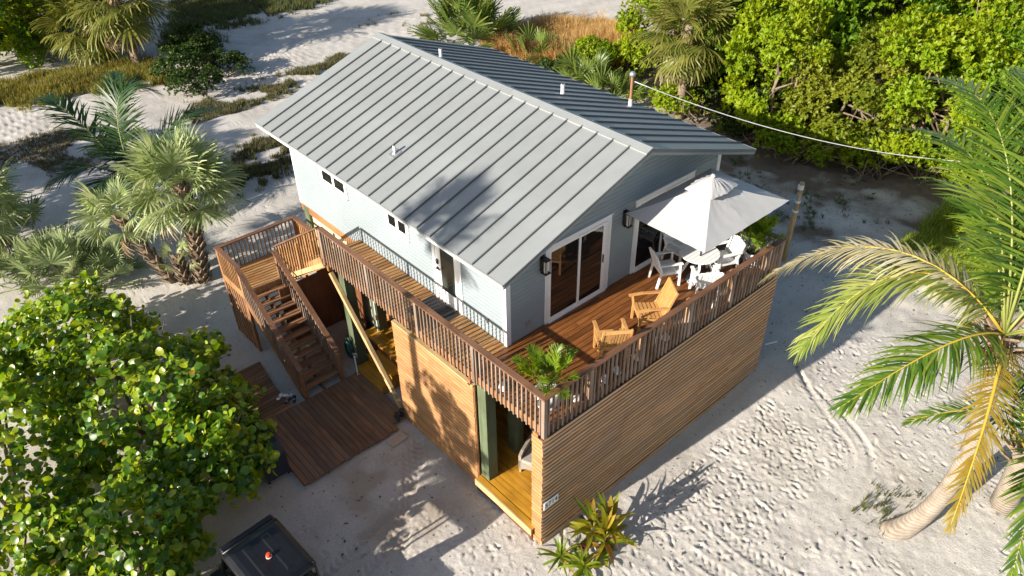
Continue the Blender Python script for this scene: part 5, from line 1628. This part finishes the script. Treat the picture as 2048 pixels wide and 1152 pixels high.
grass('low_grass', [(-4.5, 30.2), (-2.4, 30.7), (-.2, 29.4), (.4, 27.3), (-1.8, 25.5), (-5, 26.8)], 1500, .16, .02, BG, 'brownish low grass patch on the shaded sand at left', 2, thr=-.12)
grass('low_grass', [(2.9, 28.6), (6.6, 28.9), (9.0, 29.3), (13.8, 30.2), (15.1, 29.8), (10.9, 27.6), (7.7, 27.0), (4.6, 26.6), (2.6, 27.2)], 2400, .22, .025, BG + DG, 'olive grass strip between the two sand tracks', 3, thr=-.04, ns=1.0)
grass('low_grass', [(10.8, 46.6), (19.2, 39.4), (14.5, 38.4), (11.2, 38.2), (9.8, 40), (9.5, 37.2), (7.6, 34), (6.4, 38)], 3400, .34, .03, DG, 'dark green grass behind the shaggy palm at the top', 4, thr=-.35)
grass('low_grass', [(3.9, 22.7), (5.7, 23.9), (6.2, 21.8), (4.2, 19.6), (2.7, 19.0), (1.7, 20.2)], 1100, .26, .025, DG + BG, 'grass tufts beside the back corner of the house', 5, thr=-.05, ns=.9)
grass('dry_grass', [(19.8, 25.0), (23.0, 25.6), (27.2, 22.6), (26.6, 19.8), (23.0, 18.0), (20.4, 20.2), (19.2, 22.6)], 7500, 1.0, .028, OG, 'tall orange dry grass behind the roof', 6, thr=-.6, lean=.7, bl=9)
grass('weed_patch', [(16.4, .2), (19.6, .2), (21.2, -1.6), (19.8, -4.8), (16.5, -5.0), (15.4, -2.0)], 4200, .5, .03, LG, 'bright green weeds on the bank right of the house', 7, thr=-.35, lean=.9, ns=1.6)
grass('weed_patch', [(5.6, -4.5), (6.3, -4.1), (7.2, -4.4), (7.4, -5.0), (6.6, -5.0), (5.9, -4.8)], 45, .14, .02, DG, 'small weeds at the foot of the curved palm trunk', 8, thr=-.2, ns=.4)
grass('low_grass', [(16, 33), (22, 28.5), (24, 29.5), (19, 34.5)], 420, .2, .03, BG + YG, 'sparse tufts on the sand track behind the roof', 9, thr=.18, ns=.9)
grass('tall_weeds', [(20.9, 20.6), (22.3, 20.6), (22.4, 18.6), (21.0, 18.6)], 700, .9, .03, [(.09, .19, .02), (.14, .26, .03)], 'feathery green weeds in front of the dry grass', 10, thr=-.5, lean=.3)
grass('ground_creeper', [(15.5, 6.5), (19, 8.5), (20.5, 4), (18.5, .8), (15.8, 2.0)], 170, .16, .03, [(.07, .12, .03), (.11, .17, .04)], 'sparse green seedlings in the leaf litter below the cable', 12, thr=.12, ns=.8, lean=.9)
# ------------------------------------------------------------------ things on the deck
M['canvas'] = mat_plain('parasol_canvas', (.455, .45, .445), .8, dark=.95, bump=.15, bscale=14)
M['teak'] = mat_wood('teak', (.56, .31, .11), (.38, .19, .06), 'z', rough=.5, var=.1, knots=False)
# rectangular parasol
ux, uy = 6.23, 1.10
par = root('parasol', (ux, uy, H), 'off-white rectangular parasol over the white round table', 'umbrella')
MB().tube([(ux, uy, H + .1), (ux, uy, 6.36)], .022, 10).build('pole', M['black'], par)
m = MB().lathe([(.27, 0), (.27, .05), (.06, .09), (.05, .3), (.0, .3)], 24, (ux, uy, H)); m.build('base', M['grey'], par, smooth=False)
hxw, hyw, zr_, zt_ = 1.60, 1.10, 5.62, 6.26
corn = [(-hxw, -hyw), (0, -hyw), (hxw, -hyw), (hxw, 0), (hxw, hyw), (0, hyw), (-hxw, hyw), (-hxw, 0)]
rim_z = [zr_] * 8
def canopy_panel(k, s0, s1, n=10):
    a = Vector((corn[k][0], corn[k][1], rim_z[k])); b = Vector((corn[(k+1) % 8][0], corn[(k+1) % 8][1], rim_z[(k+1) % 8]))
    top = Vector((0, 0, zt_))
    V = []; F = []
    for i in range(n + 1):
        t = s0 + (s1 - s0) * i / n
        for j in range(n + 1):
            q = a.lerp(b, j / n)
            p = top.lerp(q, t)
            sag = -.020 * math.sin(math.pi * j / n) * t * (1.4 - t) - .035 * math.sin(math.pi * t)
            sag += .006 * math.sin(j * 2.1 + k) * math.sin(i * 1.3 + k)
            V.append((ux + p.x, uy + p.y, p.z + sag))
    for i in range(n):
        for j in range(n):
            o = i * (n + 1) + j
            F.append((o, o + 1, o + n + 2, o + n + 1))
    return V, F
for k in range(8):
    V_, F_ = canopy_panel(k, .20, 1.0)
    m = MB(); m.v = V_; m.f = F_
    m.build('canopy_panel', M['canvas'], par, smooth=True)
# scrunched vent cap on top
V_ = []; F_ = []
n = 64
rings = [(.0, .115), (.04, .11), (.10, .085), (.18, .035), (.26, -.02), (.34, -.075), (.385, -.115)]
for i, (t, z) in enumerate(rings):
    for k in range(n):
        an = 2 * math.pi * k / n
        mm = max(abs(math.cos(an)), abs(math.sin(an)))
        rib = abs(math.sin(4 * an))
        sq = (.55 + .45 / mm)
        wr = 1 + .018 * math.sin(k * 2.7 + i * .8) * min(1, t * 8) - .05 * rib * (t > .2)
        V_.append((ux + hxw * t * math.cos(an) * sq * wr, uy + hyw * t * math.sin(an) * sq * wr, zt_ + z + (.012 * math.sin(k * 1.9 + 1.3 * i) + .006 * math.sin(k * 4.1)) * min(1, t * 6)))
for i in range(len(rings) - 1):
    for k in range(n):
        k2 = (k + 1) % n
        F_.append((i*n + k, i*n + k2, (i+1)*n + k2, (i+1)*n + k))
m = MB(); m.v = V_; m.f = F_; m.build('vent_cap', M['canvas'], par, smooth=True)
MB().lathe([(.05, 0), (.055, .04), (.03, .075), (0, .08)], 14, (ux, uy, zt_ + .12)).build('finial', M['canvas'], par, smooth=True)
for k in range(8):
    a = Vector((ux + corn[k][0] * .99, uy + corn[k][1] * .99, rim_z[k] - .03)); MB().beam((ux, uy, zt_ - .07), a, .016, .02).build('rib', M['black'], par)

# round slatted table
tab = root('round_table', (6.33, 1.20, H), 'round white slatted table under the parasol', 'table')
tx, ty, tz = 6.33, 1.20, H + .72
rt = .48
ns = 9
for k in range(ns):
    y0 = -rt + k * (2 * rt / ns) + .004; y1 = y0 + 2 * rt / ns - .008
    pts = []
    for yy in np.linspace(y0, y1, 4): pts.append((math.sqrt(max(0, rt*rt - yy*yy)), yy))
    poly = [(tx + a, ty + b) for a, b in pts] + [(tx - a, ty + b) for a, b in reversed(pts)]
    MB().prism(poly, 'z', tz - .025, tz).build('top_slat', M['white'], tab)
m = MB()
MB().box(tx - .40, tx + .40, ty - .03, ty + .03, tz - .06, tz - .026).build('cross_rail', M['white'], tab)
for sx, sy in ((1, 1), (1, -1), (-1, 1), (-1, -1)):
    MB().beam((tx + sx * .10, ty + sy * .10, tz - .04), (tx + sx * .34, ty + sy * .30, H + .005), .05, .05).build('leg', M['white'], tab)
MB().box(tx - .2, tx + .2, ty - .02, ty + .02, H + .25, H + .29).build('stretcher', M['white'], tab)

# white armchairs around the table (built facing +Y locally)
def white_chair(label):
    t = root('white_armchair', (0, 0, 0), label, 'chair', 'white armchairs around the round table', local=True)
    for k in range(6):
        MB().box(-.23, .23, -.20 + k * .078, -.20 + k * .078 + .07, .41, .435).build('seat_slat', M['white'], t)
    MB().box(-.245, .245, -.22, -.19, .36, .44).box(-.245, .245, .27, .29, .36, .43).box(-.265, -.235, -.2, .28, .36, .43).box(.235, .265, -.2, .28, .36, .43).build('seat_frame', M['white'], t)
    for k in range(5):
        x = -.20 + k * .10
        MB().beam((x, -.215, .46), (x, -.36, .90 + .035 * (1 - abs(k - 2) / 2)), .085, .018, up=(0, 1, .3)).build('back_slat', M['white'], t)
    MB().beam((-.25, -.345, .86), (.25, -.345, .86), .025, .07).build('back_rail', M['white'], t)
    for s in (-1, 1):
        MB().beam((s * .255, .27, 0), (s * .255, .25, .64), .05, .045).build('leg', M['white'], t)
        MB().beam((s * .255, -.30, 0), (s * .255, -.22, .45), .05, .045).build('leg', M['white'], t)
        MB().beam((s * .255, -.21, .45), (s * .25, -.36, .88), .045, .04).build('leg', M['white'], t)
        MB().beam((s * .27, .30, .65), (s * .27, -.30, .66), .075, .028).build('armrest', M['white'], t)
    return t
wc = white_chair('white armchair on the left side of the round table, nearest the glass door')
spots = [((5.62, 1.62), R(-118), None), ((5.84, .62), R(-38), 'white armchair in front of the round table with its back to the railing'), ((6.98, .92), R(66), 'white armchair on the right side of the round table'), ((6.55, 1.95), R(178), 'white armchair behind the round table, mostly hidden by the parasol')]
for k, ((x, y), rz, lab) in enumerate(spots):
    o = wc if k == 0 else copy_tree(wc)
    o.location = (x, y, H); o.rotation_euler = (0, 0, rz)
    if lab: o['label'] = lab

# wooden armchairs (built facing +Y locally)
def teak_chair(label):
    t = root('wooden_armchair', (0, 0, 0), label, 'chair', 'wooden armchairs', local=True)
    for k in range(6):
        MB().box(-.27, .27, -.24 + k * .095, -.24 + k * .095 + .08, .40 + .010 * k, .42 + .010 * k).build('seat_slat', M['teak'], t)
    for k in range(9):
        x = -.24 + k * .06
        MB().beam((x, -.25, .47), (x, -.46, 1.02), .042, .016, up=(0, 1, .3)).build('back_slat', M['teak'], t)
    MB().beam((-.30, -.47, 1.04), (.30, -.47, 1.04), .03, .085).build('top_rail', M['teak'], t)
    MB().beam((-.29, -.25, .46), (.29, -.25, .46), .03, .05).build('back_rail', M['teak'], t)
    for s in (-1, 1):
        MB().beam((s * .30, .31, .0), (s * .30, .30, .40), .045, .05).build('leg', M['teak'], t)
        MB().beam((s * .30, .30, .40), (s * .305, .34, .66), .04, .05).build('arm_support', M['teak'], t)
        MB().beam((s * .30, -.20, .44), (s * .30, -.36, .0), .045, .05).build('leg', M['teak'], t)
        MB().beam((s * .30, -.22, .40), (s * .29, -.48, 1.08), .04, .05).build('back_post', M['teak'], t)
        m = MB().beam((s * .31, .42, .655), (s * .31, .10, .69), .075, .03).beam((s * .31, .10, .69), (s * .31, -.34, .68), .07, .03); m.build('armrest', M['teak'], t)
        MB().beam((s * .30, .32, .40), (s * .30, -.26, .37), .035, .06).build('side_rail', M['teak'], t)
    MB().beam((-.3, .29, .37), (.3, .29, .37), .03, .06).build('front_rail', M['teak'], t)
    MB().beam((-.3, .0, .18), (.3, .0, .18), .03, .04).build('stretcher', M['teak'], t)
    return t
tk = teak_chair('golden wooden slatted armchair turned side-on in the middle of the deck')
tk.location = (4.02, .78, H); tk.rotation_euler = (0, 0, R(55))
t2 = copy_tree(tk); t2.location = (2.62, .66, H); t2.rotation_euler = (0, 0, R(-36)); t2['label'] = 'golden wooden slatted armchair with its back to the railing, nearest the potted palm'

# potted areca palms
M['soil'] = mat_plain('potting_soil', (.05, .035, .025), .95)
def potted(x, y, label, rnd, n=15, L=1.05, tall=.55, pot=True):
    t = root('potted_palm', (x, y, H), label, 'potted plant', 'potted palms on the deck')
    p = MB().lathe([(.17, 0), (.2, .02), (.235, .36), (.255, .37), (.255, .42), (.235, .42), (.22, .36), (0, .35)], 24, (x, y, H)).build('pot', M['white'], t, smooth=False)
    MB().lathe([(.218, .355), (.0, .37)], 20, (x, y, H)).build('soil', M['soil'], p)
    m = MB()
    for k in range(6):
        an = k * 1.047
        m.box(x + .245 * math.cos(an) - .03, x + .245 * math.cos(an) + .03, y + .245 * math.sin(an) - .03, y + .245 * math.sin(an) + .03, H + .16, H + .28)
    m.build('pot_relief', M['grey'], p)
    for k in range(n):
        az = k * 2.39996 + rnd.uniform(-.3, .3); f = (k + .5) / n
        e = R(88 - 34 * f); l = L * rnd.uniform(.75, 1.1)
        b0 = Vector((x + .09 * math.cos(az), y + .09 * math.sin(az), H + .38))
        d = Vector((math.cos(az) * math.cos(e), math.sin(az) * math.cos(e), math.sin(e)))
        out = Vector((math.cos(az), math.sin(az), 0))
        c1 = b0 + d * l * .5; c2 = b0 + d * l * .85 + out * l * .08; tip = b0 + d * l * 1.0 + out * l * (.12 + .16 * f) + Vector((0, 0, .0 - .16 * f * l))
        add_frond(t, [tuple(b0), tuple(c1), tuple(c2), tuple(tip)], M['areca'], M['rachisg'], nleaf=24, leaflen=.30, width=.028, sag=.3, rr=.011, start=.34, rnd=rnd, vlift=.3, sweep=(58, 26))
    return t
potted(.58, .52, 'feathery palm in a white pot at the near deck corner', random.Random(3), 16, .86)
potted(7.78, .60, 'feathery palm in a pot at the far right end of the deck', random.Random(5), 15, .88)

# white shell ornaments along the foot of the front railing
M['shell'] = mat_plain('white_shell', (.80, .78, .75), .5, dark=.85)
def shell(x, y, rz, label):
    t = root('white_ornament', (x, y, H), label, 'ornament', 'white ornaments along the railing foot', rz=rz, local=True)
    V_ = []; F_ = []; n, mm = 14, 9
    for i in range(n + 1):
        f = i / n
        rr = .075 * math.sin(math.pi * min(1, f * 1.02)) ** .8 * (1.25 - .6 * f) + .002
        for k in range(mm):
            an = 2 * math.pi * k / mm
            V_.append((-.13 + .27 * f, rr * math.cos(an) * 1.1, .075 + rr * math.sin(an) + .012 * math.sin(k * 3 + i)))
    for i in range(n):
        for k in range(mm):
            k2 = (k + 1) % mm; F_.append((i*mm+k, i*mm+k2, (i+1)*mm+k2, (i+1)*mm+k))
    m = MB(); m.v = V_; m.f = F_; m.build('body', M['shell'], t, smooth=True)
    MB().lathe([(.05, 0), (.045, .09), (.02, .17), (0, .2)], 10, (.0, .0, .02)).build('spire', M['shell'], t, smooth=True)
olab = ['nearest the corner pot', 'just left of the first wooden armchair', 'in front of the first wooden armchair', 'between the two wooden armchairs', 'in front of the side-on wooden armchair', 'right of the side-on wooden armchair', 'below the white armchair at the railing']
for k, x in enumerate((1.10, 1.92, 2.30, 2.92, 3.88, 4.80, 5.62)):
    shell(x, .185, .6 * k, 'small white ornament at the front railing foot, ' + olab[k])
shell(.20, 1.45, 1.2, 'small white ornament at the walkway railing foot near the corner pot')

# doormat
dm = root('doormat', (.68, 4.5, H), 'black doormat on the walkway in front of the entry door', 'mat')
MB().box(.28, 1.10, 3.98, 5.02, H + .002, H + .016).build('pad', M['rubber'], dm)
for k in range(8):
    MB().box(.30, 1.08, 4.02 + k * .122, 4.02 + k * .122 + .085, H + .0161, H + .022).build('rib', M['rubber'], dm)

# post with rope behind the deck's right end
pole = root('wooden_post', (13.5, 2.5, gz(13.5, 2.5)), 'tall weathered post with blue rope beyond the right end of the deck', 'post')
px_, py_, ph = 13.5, 2.5, 2.95
MB().tube([(px_, py_, -.3), (px_, py_, 1.5), (px_ + .02, py_, ph)], [.09, .085, .075], 10).build('shaft', M['pale'], pole, smooth=True)
for z in (1.9, 2.25, 2.72, 2.80):
    MB().tube([(px_, py_, z), (px_, py_, z + .07)], .094, 12).build('tape_band', M['white'], pole)
M['blue'] = mat_plain('blue_rope', (.05, .28, .52), .7)
for (a, b) in (((px_, py_, 2.6), (11.6, 2.9, 1.9)), ((px_, py_, 2.62), (13.1, 2.5, 2.1)), ((px_, py_, 2.3), (12.2, 2.7, 1.6))):
    a = Vector(a); b = Vector(b); mid = a.lerp(b, .5) + Vector((0, 0, -.06))
    MB().tube([a, mid, b], .010, 5).build('rope', M['blue'], pole)

# overhead cable from the mast to the right
cb = root('overhead_cable', (8.42, 5.42, 6.8), 'white service cable sagging from the mast towards the thicket', 'cable')
A_ = Vector((mx, my, mz + .72)); B_ = Vector((18.2, -.75, 3.2))
pts = []
for i in range(25):
    t = i / 24; p = A_.lerp(B_, t); p.z -= 1.1 * 4 * t * (1 - t) * .42; pts.append(p)
MB().tube(pts, .012, 6).build('wire', M['pvc'], cb, smooth=True)

# ------------------------------------------------------------------ things under and beside the house
# wicker armchair on the porch
M['wicker'] = mat_plain('wicker', (.36, .31, .26), .75, nscale=60, dark=.45, bump=.8, bscale=90)
M['cushion'] = mat_plain('taupe_cushion', (.33, .30, .265), .85, dark=.9)
wk = root('wicker_armchair', (1.25, 1.55, PZ), 'grey-brown wicker armchair with seat cushion in the porch opening', 'chair', rz=R(112), local=True)
wk.location = (1.22, 1.42, PZ)
m = MB().prism([(-.36, .12), (-.30, .12), (-.18, .19), (0, .215), (.18, .19), (.30, .12), (.36, .12), (.36, .40), (-.36, .40)], 'y', .30, .34)
m.build('front_apron', M['wicker'], wk)
for s in (-1, 1):
    x0, x1 = sorted((s * .36, s * .29))
    MB().prism([(-.36, .12), (.34, .12), (.34, .58), (.20, .64), (-.38, .66)], 'x', x0, x1).build('side_panel', M['wicker'], wk)
    for yy in (-.32, .30):
        MB().box(s * .325 - .025, s * .325 + .025, yy - .025, yy + .025, 0, .125).build('leg', M['teak'], wk)
MB().beam((0, -.36, .30), (0, -.46, 1.0), .72, .06, up=(0, 1, 0)).build('backrest', M['wicker'], wk)
MB().box(-.288, .288, -.34, .335, .30, .38).build('seat_base', M['wicker'], wk)
MB().box(-.285, .285, -.32, .36, .381, .48).build('seat_cushion', M['cushion'], wk, bevel=.03)

# hose on the piling
M['hose'] = mat_plain('green_hose', (.02, .09, .065), .5)
hs = root('garden_hose', (.03, 7.62, .6), 'coiled dark green garden hose hanging on the piling', 'hose')
for k in range(5):
    m = MB(); pts = []
    rr = .30 - .025 * k
    for i in range(25):
        an = 2 * math.pi * i / 24
        pts.append((.04 - .02 * k, 7.80 + rr * .55 * math.cos(an), .72 + rr * 1.25 * math.sin(an)))
    m.tube(pts, .014, 6, cap=False).build('coil', M['hose'], hs, smooth=True)
# standpipe with tap
sp = root('standpipe', (-.02, 7.42, .1), 'white standpipe with tap in front of the piling', 'pipe')
MB().tube([(-.05, 7.38, .08), (-.05, 7.38, .30), (-.03, 7.44, .42), (-.03, 7.44, .72)], .022, 8).build('riser', M['pvc'], sp, smooth=True)
MB().tube([(-.03, 7.52, .74), (-.03, 7.30, .74)], .026, 8).build('tap_body', M['galv'], sp)
MB().tube([(-.03, 7.34, .78), (-.03, 7.34, .84)], .05, 8).build('tap_handle', M['galv'], sp)
# conduit on the inner piling
cd = root('electrical_conduit', (1.08, 7.9, 0), 'grey conduit and junction box on the inner piling', 'conduit')
MB().tube([(1.07, 7.93, .67), (1.07, 7.93, H - .3)], .018, 8).build('pipe', M['pvc'], cd)
MB().box(1.03, 1.11, 7.88, 7.96, 1.1, 1.28).build('junction_box', M['galv'], cd)
# metal utility box by the steps
ub = root('floor_box', (.55, 7.75, 0), 'small dark framed metal box beside the golden steps', 'box')
m = MB().box(.42, .78, 7.60, 7.90, .0, .35); m.build('case', M['galv'], ub)
MB().box(.46, .74, 7.64, 7.86, .351, .358).build('lid', M['black'], ub)

# sandals
def clog(parent, x, y, rz, mat):
    V_ = []; F_ = []
    prof = [(-.13, .03, .045), (-.09, .045, .06), (0, .042, .055), (.07, .05, .075), (.12, .045, .05), (.145, .02, .03)]
    n = 10
    for px, w, h in prof:
        for k in range(n):
            an = 2 * math.pi * k / n
            V_.append((px, w * math.cos(an), max(0, h * .5 + h * .5 * math.sin(an))))
    for i in range(len(prof) - 1):
        for k in range(n):
            k2 = (k + 1) % n; F_.append((i*n+k, i*n+k2, (i+1)*n+k2, (i+1)*n+k))
    F_.append(tuple(range(n))[::-1]); F_.append(tuple(range((len(prof)-1)*n, len(prof)*n)))
    V_ = [(x + a * math.cos(rz) - b * math.sin(rz), y + a * math.sin(rz) + b * math.cos(rz), c) for a, b, c in V_]
    m = MB(); m.v = V_; m.f = F_
    s = m.build('shoe', mat, parent, smooth=True)
    c_, s_ = math.cos(rz), math.sin(rz)
    q = (x - .05 * c_, y - .05 * s_)
    MB().lathe([(.034, .062), (.028, .070), (.0, .066)], 10, (q[0], q[1], 0)).build('opening', M['grey'], s)
sh = root('white_clogs', (-2.02, 7.98, .072), 'pair of white clogs on the planks beside the stairs', 'shoes', local=True)
clog(sh, -.08, .06, R(35), M['white']); clog(sh, .10, -.03, R(150), M['white'])
sh2 = root('black_sandals', (-1.95, 7.72, .072), 'pair of black sandals just below the white clogs', 'shoes', local=True)
clog(sh2, -.06, .02, R(20), M['rubber']); clog(sh2, .10, -.02, R(60), M['rubber'])
sh3 = root('black_boots', (-.22, 5.2, .107), 'black boots on the planks at the corner of the screen panel', 'shoes', local=True)
clog(sh3, -.02, .0, R(80), M['rubber']); clog(sh3, .10, .08, R(110), M['rubber']); 
MB().tube([(-.03, -.06, .05), (-.03, -.07, .26)], [.055, .06], 10).build('shaft', M['rubber'], sh3); MB().tube([(.12, .0, .05), (.13, .0, .25)], [.055, .06], 10).build('shaft', M['rubber'], sh3)
# concrete paver
pv = root('concrete_paver', (-.62, 4.68, 0), 'rectangular concrete paver at the edge of the ground deck', 'paver', rz=R(4), local=True)
MB().box(-.24, .24, -.15, .15, -.04, .075).build('slab', M['concrete'], pv, bevel=.01)

# covered grill
M['navy'] = mat_plain('navy_cover', (.018, .024, .042), .55, dark=.8, bump=.3, bscale=6)
gr = root('covered_box', (-3.35, 6.2, .07), 'bulky object under a dark navy cover beside the ground deck', 'cover')
prof = [(-.62, .10), (.62, .10), (.60, .85), (.42, 1.06), (.20, 1.16), (-.20, 1.16), (-.42, 1.06), (-.60, .85)]
m = MB().prism([(y_ + 6.15, z_) for y_, z_ in prof], 'x', -3.72, -3.12)
m.build('cover', M['navy'], gr, bevel=.07)
for sx in (-3.68, -3.16):
    for sy in (5.62, 6.68):
        MB().tube([(sx - .03, sy, .06), (sx + .03, sy, .06)], .06, 12).build('wheel', M['rubber'], gr)
MB().box(-3.70, -3.14, 5.60, 6.70, .06, .12).build('frame', M['black'], gr)

# ------------------------------------------------------------------ side-by-side utility vehicle
M['utvroof'] = mat_plain('utv_roof_plastic', (.008, .009, .011), .36, spec=.4, nscale=5, dark=.6, bump=.1, bscale=30)
M['utvbody'] = mat_plain('utv_body', (.03, .033, .032), .45, dark=.7)
M['orange'] = mat_plain('orange_plastic', (.75, .07, .015), .4)
M['seatv'] = mat_plain('vinyl_seat', (.03, .03, .032), .5)
ut = root('utility_vehicle', (-5.0, 2.45, 0), 'black side-by-side utility vehicle parked at the bottom edge', 'vehicle', local=True)
ut.location = (-5.0, 2.42, 0); ut.rotation_euler = (0, 0, R(3))
def hexa(bm, x0, x1, y0, y1, z0, z1, tx=0, ty0=0, ty1=0):
    vs = [(x0,y0,z0),(x1,y0,z0),(x1,y1,z0),(x0,y1,z0),(x0+tx,y0+ty0,z1),(x1-tx,y0+ty0,z1),(x1-tx,y1-ty1,z1),(x0+tx,y1-ty1,z1)]
    return bm.add(vs, [(0,3,2,1),(4,5,6,7),(0,1,5,4),(1,2,6,5),(2,3,7,6),(3,0,4,7)])
rf = hexa(MB(), -.66, .66, -.86, .74, 1.80, 1.93, .15, .14, .18).build('roof', M['utvroof'], ut, bevel=.085)
MB().add([(-.58, .98, .98), (.58, .98, .98), (.54, .72, 1.80), (-.54, .72, 1.80)], [(0, 1, 2, 3)]).build('windshield', M['glass'], ut)  # opaque dark pane added so the cab reads dark inside
MB().box(-.54, .54, -.80, -.785, 1.0, 1.80).build('dark_rear_panel', M['glass'], ut)  # dark panel added to close the open cab and darken it
for q_ in (-.30, .10):
    hexa(MB(), q_, q_ + .20, -.62, .44, 1.925, 1.944, .05, .06, .06).build('roof_rib', M['utvroof'], rf, bevel=.008)
hexa(MB(), -.60, .60, .685, .86, 1.78, 1.88, .05, .0, .04).build('roof_visor', M['utvroof'], rf, bevel=.02)
MB().lathe([(.05, 0), (.05, .05), (.035, .085), (0, .09)], 14, (.02, -.08, 1.938)).build('beacon', M['orange'], rf, smooth=False)
MB().lathe([(.06, 0), (.06, .012), (0, .012)], 14, (.02, -.08, 1.930)).build('beacon_base', M['white'], rf)
cage = MB()
for s in (-1, 1):
    cage.tube([(s*.62, .98, .95), (s*.58, .66, 1.84), (s*.57, -.74, 1.86), (s*.60, -.86, .75)], .028, 8)
    cage.tube([(s*.58, -.05, 1.86), (s*.62, -.15, .7)], .024, 8)
cage.tube([(-.57, .66, 1.85), (.57, .66, 1.85)], .026, 8).tube([(-.57, -.76, 1.84), (.57, -.76, 1.84)], .026, 8).tube([(-.6, -.82, 1.2), (.6, -.82, 1.2)], .024, 8)
cage.build('roll_cage', M['black'], ut, smooth=True)
hexa(MB(), -.66, .66, -1.45, 1.35, .38, .62, .04, .03, .05).build('chassis', M['utvbody'], ut, bevel=.03)
hexa(MB(), -.60, .60, .82, 1.48, .62, .98, .10, .02, .28).build('hood', M['utvbody'], ut, bevel=.05)
MB().box(-.58, .58, .62, .80, .62, 1.08).build('dashboard', M['utvbody'], ut, bevel=.03)
bed = MB().box(-.66, .66, -1.52, -.90, .66, .72).box(-.66, -.62, -1.52, -.90, .72, .98).box(.62, .66, -1.52, -.90, .72, .98).box(-.62, .62, -1.52, -1.48, .72, .98).box(-.62, .62, -.94, -.90, .72, .98)
bed.build('cargo_bed', M['utvbody'], ut)
for s in (-1, 1):
    MB().box(s*.29 - .25, s*.29 + .25, -.62, -.10, .66, .82).build('seat', M['seatv'], ut, bevel=.04)
    MB().beam((s*.29, -.62, .80), (s*.29, -.76, 1.42), .48, .12, up=(0, 1, 0)).build('seat_back', M['seatv'], ut, bevel=.04)
    for yy in (.98, -1.08):
        w = MB().lathe([(.17, -.13), (.29, -.13), (.325, -.09), (.33, 0), (.325, .09), (.29, .13), (.17, .13)], 24)
        me = bpy.data.meshes.new('wheel')
        vs = [(z_ + s*.64, x_ + yy, y_ + .33) for x_, y_, z_ in w.v]
        q = MB(); q.v = vs; q.f = w.f
        wh = q.build('wheel', M['rubber'], ut)
        hub = MB().lathe([(.0, 0), (.16, 0), (.165, .02), (0, .03)], 16); q = MB(); q.v = [(s*(.66 + .10 + z_), x_ + yy, y_ + .33) for x_, y_, z_ in hub.v]; q.f = hub.f; q.build('rim', M['galv'], wh)
        lug = MB()
        for k in range(18):
            an = k * math.tau / 18; cx_, cz_ = yy + .325 * math.cos(an), .33 + .325 * math.sin(an)
            lug.beam((s*.64 - .12, cx_, cz_), (s*.64 + .12, cx_ + .03 * math.cos(an + 1.57), cz_ + .03 * math.sin(an + 1.57)), .035, .03, up=(0, math.cos(an), math.sin(an)))
        lug.build('tread', M['rubber'], wh)
        MB().prism([(yy - .42, .62), (yy - .3, .74), (yy + .3, .74), (yy + .42, .62), (yy + .40, .60), (yy - .40, .60)], 'x', *sorted((s*.50, s*.80))).build('fender', M['utvbody'], ut)
    MB().box(s*.45 - .09, s*.45 + .09, 1.36, 1.40, .68, .78).build('headlight', M['frost'], ut)
sw = MB()
pts = [(-.29 + .18 * math.cos(a * math.tau / 16), .50 + .06 * math.sin(a * math.tau / 16), 1.12 + .17 * math.sin(a * math.tau / 16)) for a in range(17)]
sw.tube(pts, .015, 6, cap=False).tube([(-.29, .50, 1.12), (-.29, .64, 1.0)], .02, 6).build('steering_wheel', M['black'], ut, smooth=True)

# small things on the sand
stk = root('white_stick', (9.4, .35, gz(9.4, .35)), 'short white stick on the shaded sand right of the screen wall', 'stick')
MB().beam((9.22, .42, gz(9.4, .35) + .03), (9.58, .26, gz(9.4, .35) + .04), .04, .03).build('stem', M['white'], stk)
gl = root('garden_spotlight', (1.02, -.22, gz(1.02, -.22)), 'small black garden spotlight at the foot of the screen wall', 'lamp')
gzz = gz(1.02, -.22)
MB().tube([(1.02, -.22, gzz - .1), (1.02, -.22, gzz + .16)], .012, 6).build('stake', M['black'], gl)
MB().tube([(1.05, -.16, gzz + .16), (.97, -.30, gzz + .24)], [.05, .07], 12).build('head', M['black'], gl)
lr = np.random.default_rng(55)
nl_ = 900
lx = np.concatenate([lr.normal(18.4, 2.2, 1800), lr.normal(-2.2, 2.0, nl_ // 3), lr.uniform(8.5, 16, nl_ // 3), lr.uniform(.5, 10, nl_ // 3)])
ly = np.concatenate([lr.normal(5.0, 3.6, 1800), lr.normal(3.0, 1.3, nl_ // 3), lr.uniform(-2, 5, nl_ // 3), lr.uniform(-6, -.4, nl_ // 3)])
okm = ~((lx > -.5) & (lx < 8.4) & (ly > -.1)) & ~((lx < .2) & (ly > 4.8))
lx, ly = lx[okm], ly[okm]
ii = np.clip(np.searchsorted(gx, lx), 0, nx_ - 1); jj = np.clip(np.searchsorted(gy, ly), 0, ny_ - 1)
P0 = np.stack([lx, ly, Zg[ii, jj] + .012], 1)
an = lr.random(len(lx)) * 6.283
Dd = np.stack([np.cos(an), np.sin(an), lr.normal(size=len(lx)) * .15], 1); Dd /= np.linalg.norm(Dd, axis=1, keepdims=True)
Ll = .03 + .09 * lr.random(len(lx)) ** 2
Vv, Ff = leaf_quads(P0, Dd, np.tile(np.array([[0.05, 0, 1.0]]), (len(lx), 1)), Ll, Ll * (.12 + .4 * lr.random(len(lx))))
lit_ = link('fallen_leaves', np_mesh('fallen_leaves', Vv, Ff, var=lr.random(len(lx)) * .99), mat_leaf('dry_leaf', [(.05, .035, .025), (.12, .08, .05), (.20, .14, .08), (.035, .028, .022)], rough=.9, trans=.05))
tag(lit_, 'scattered dry leaves and twigs lying on the sand', 'leaves', None, 'stuff')
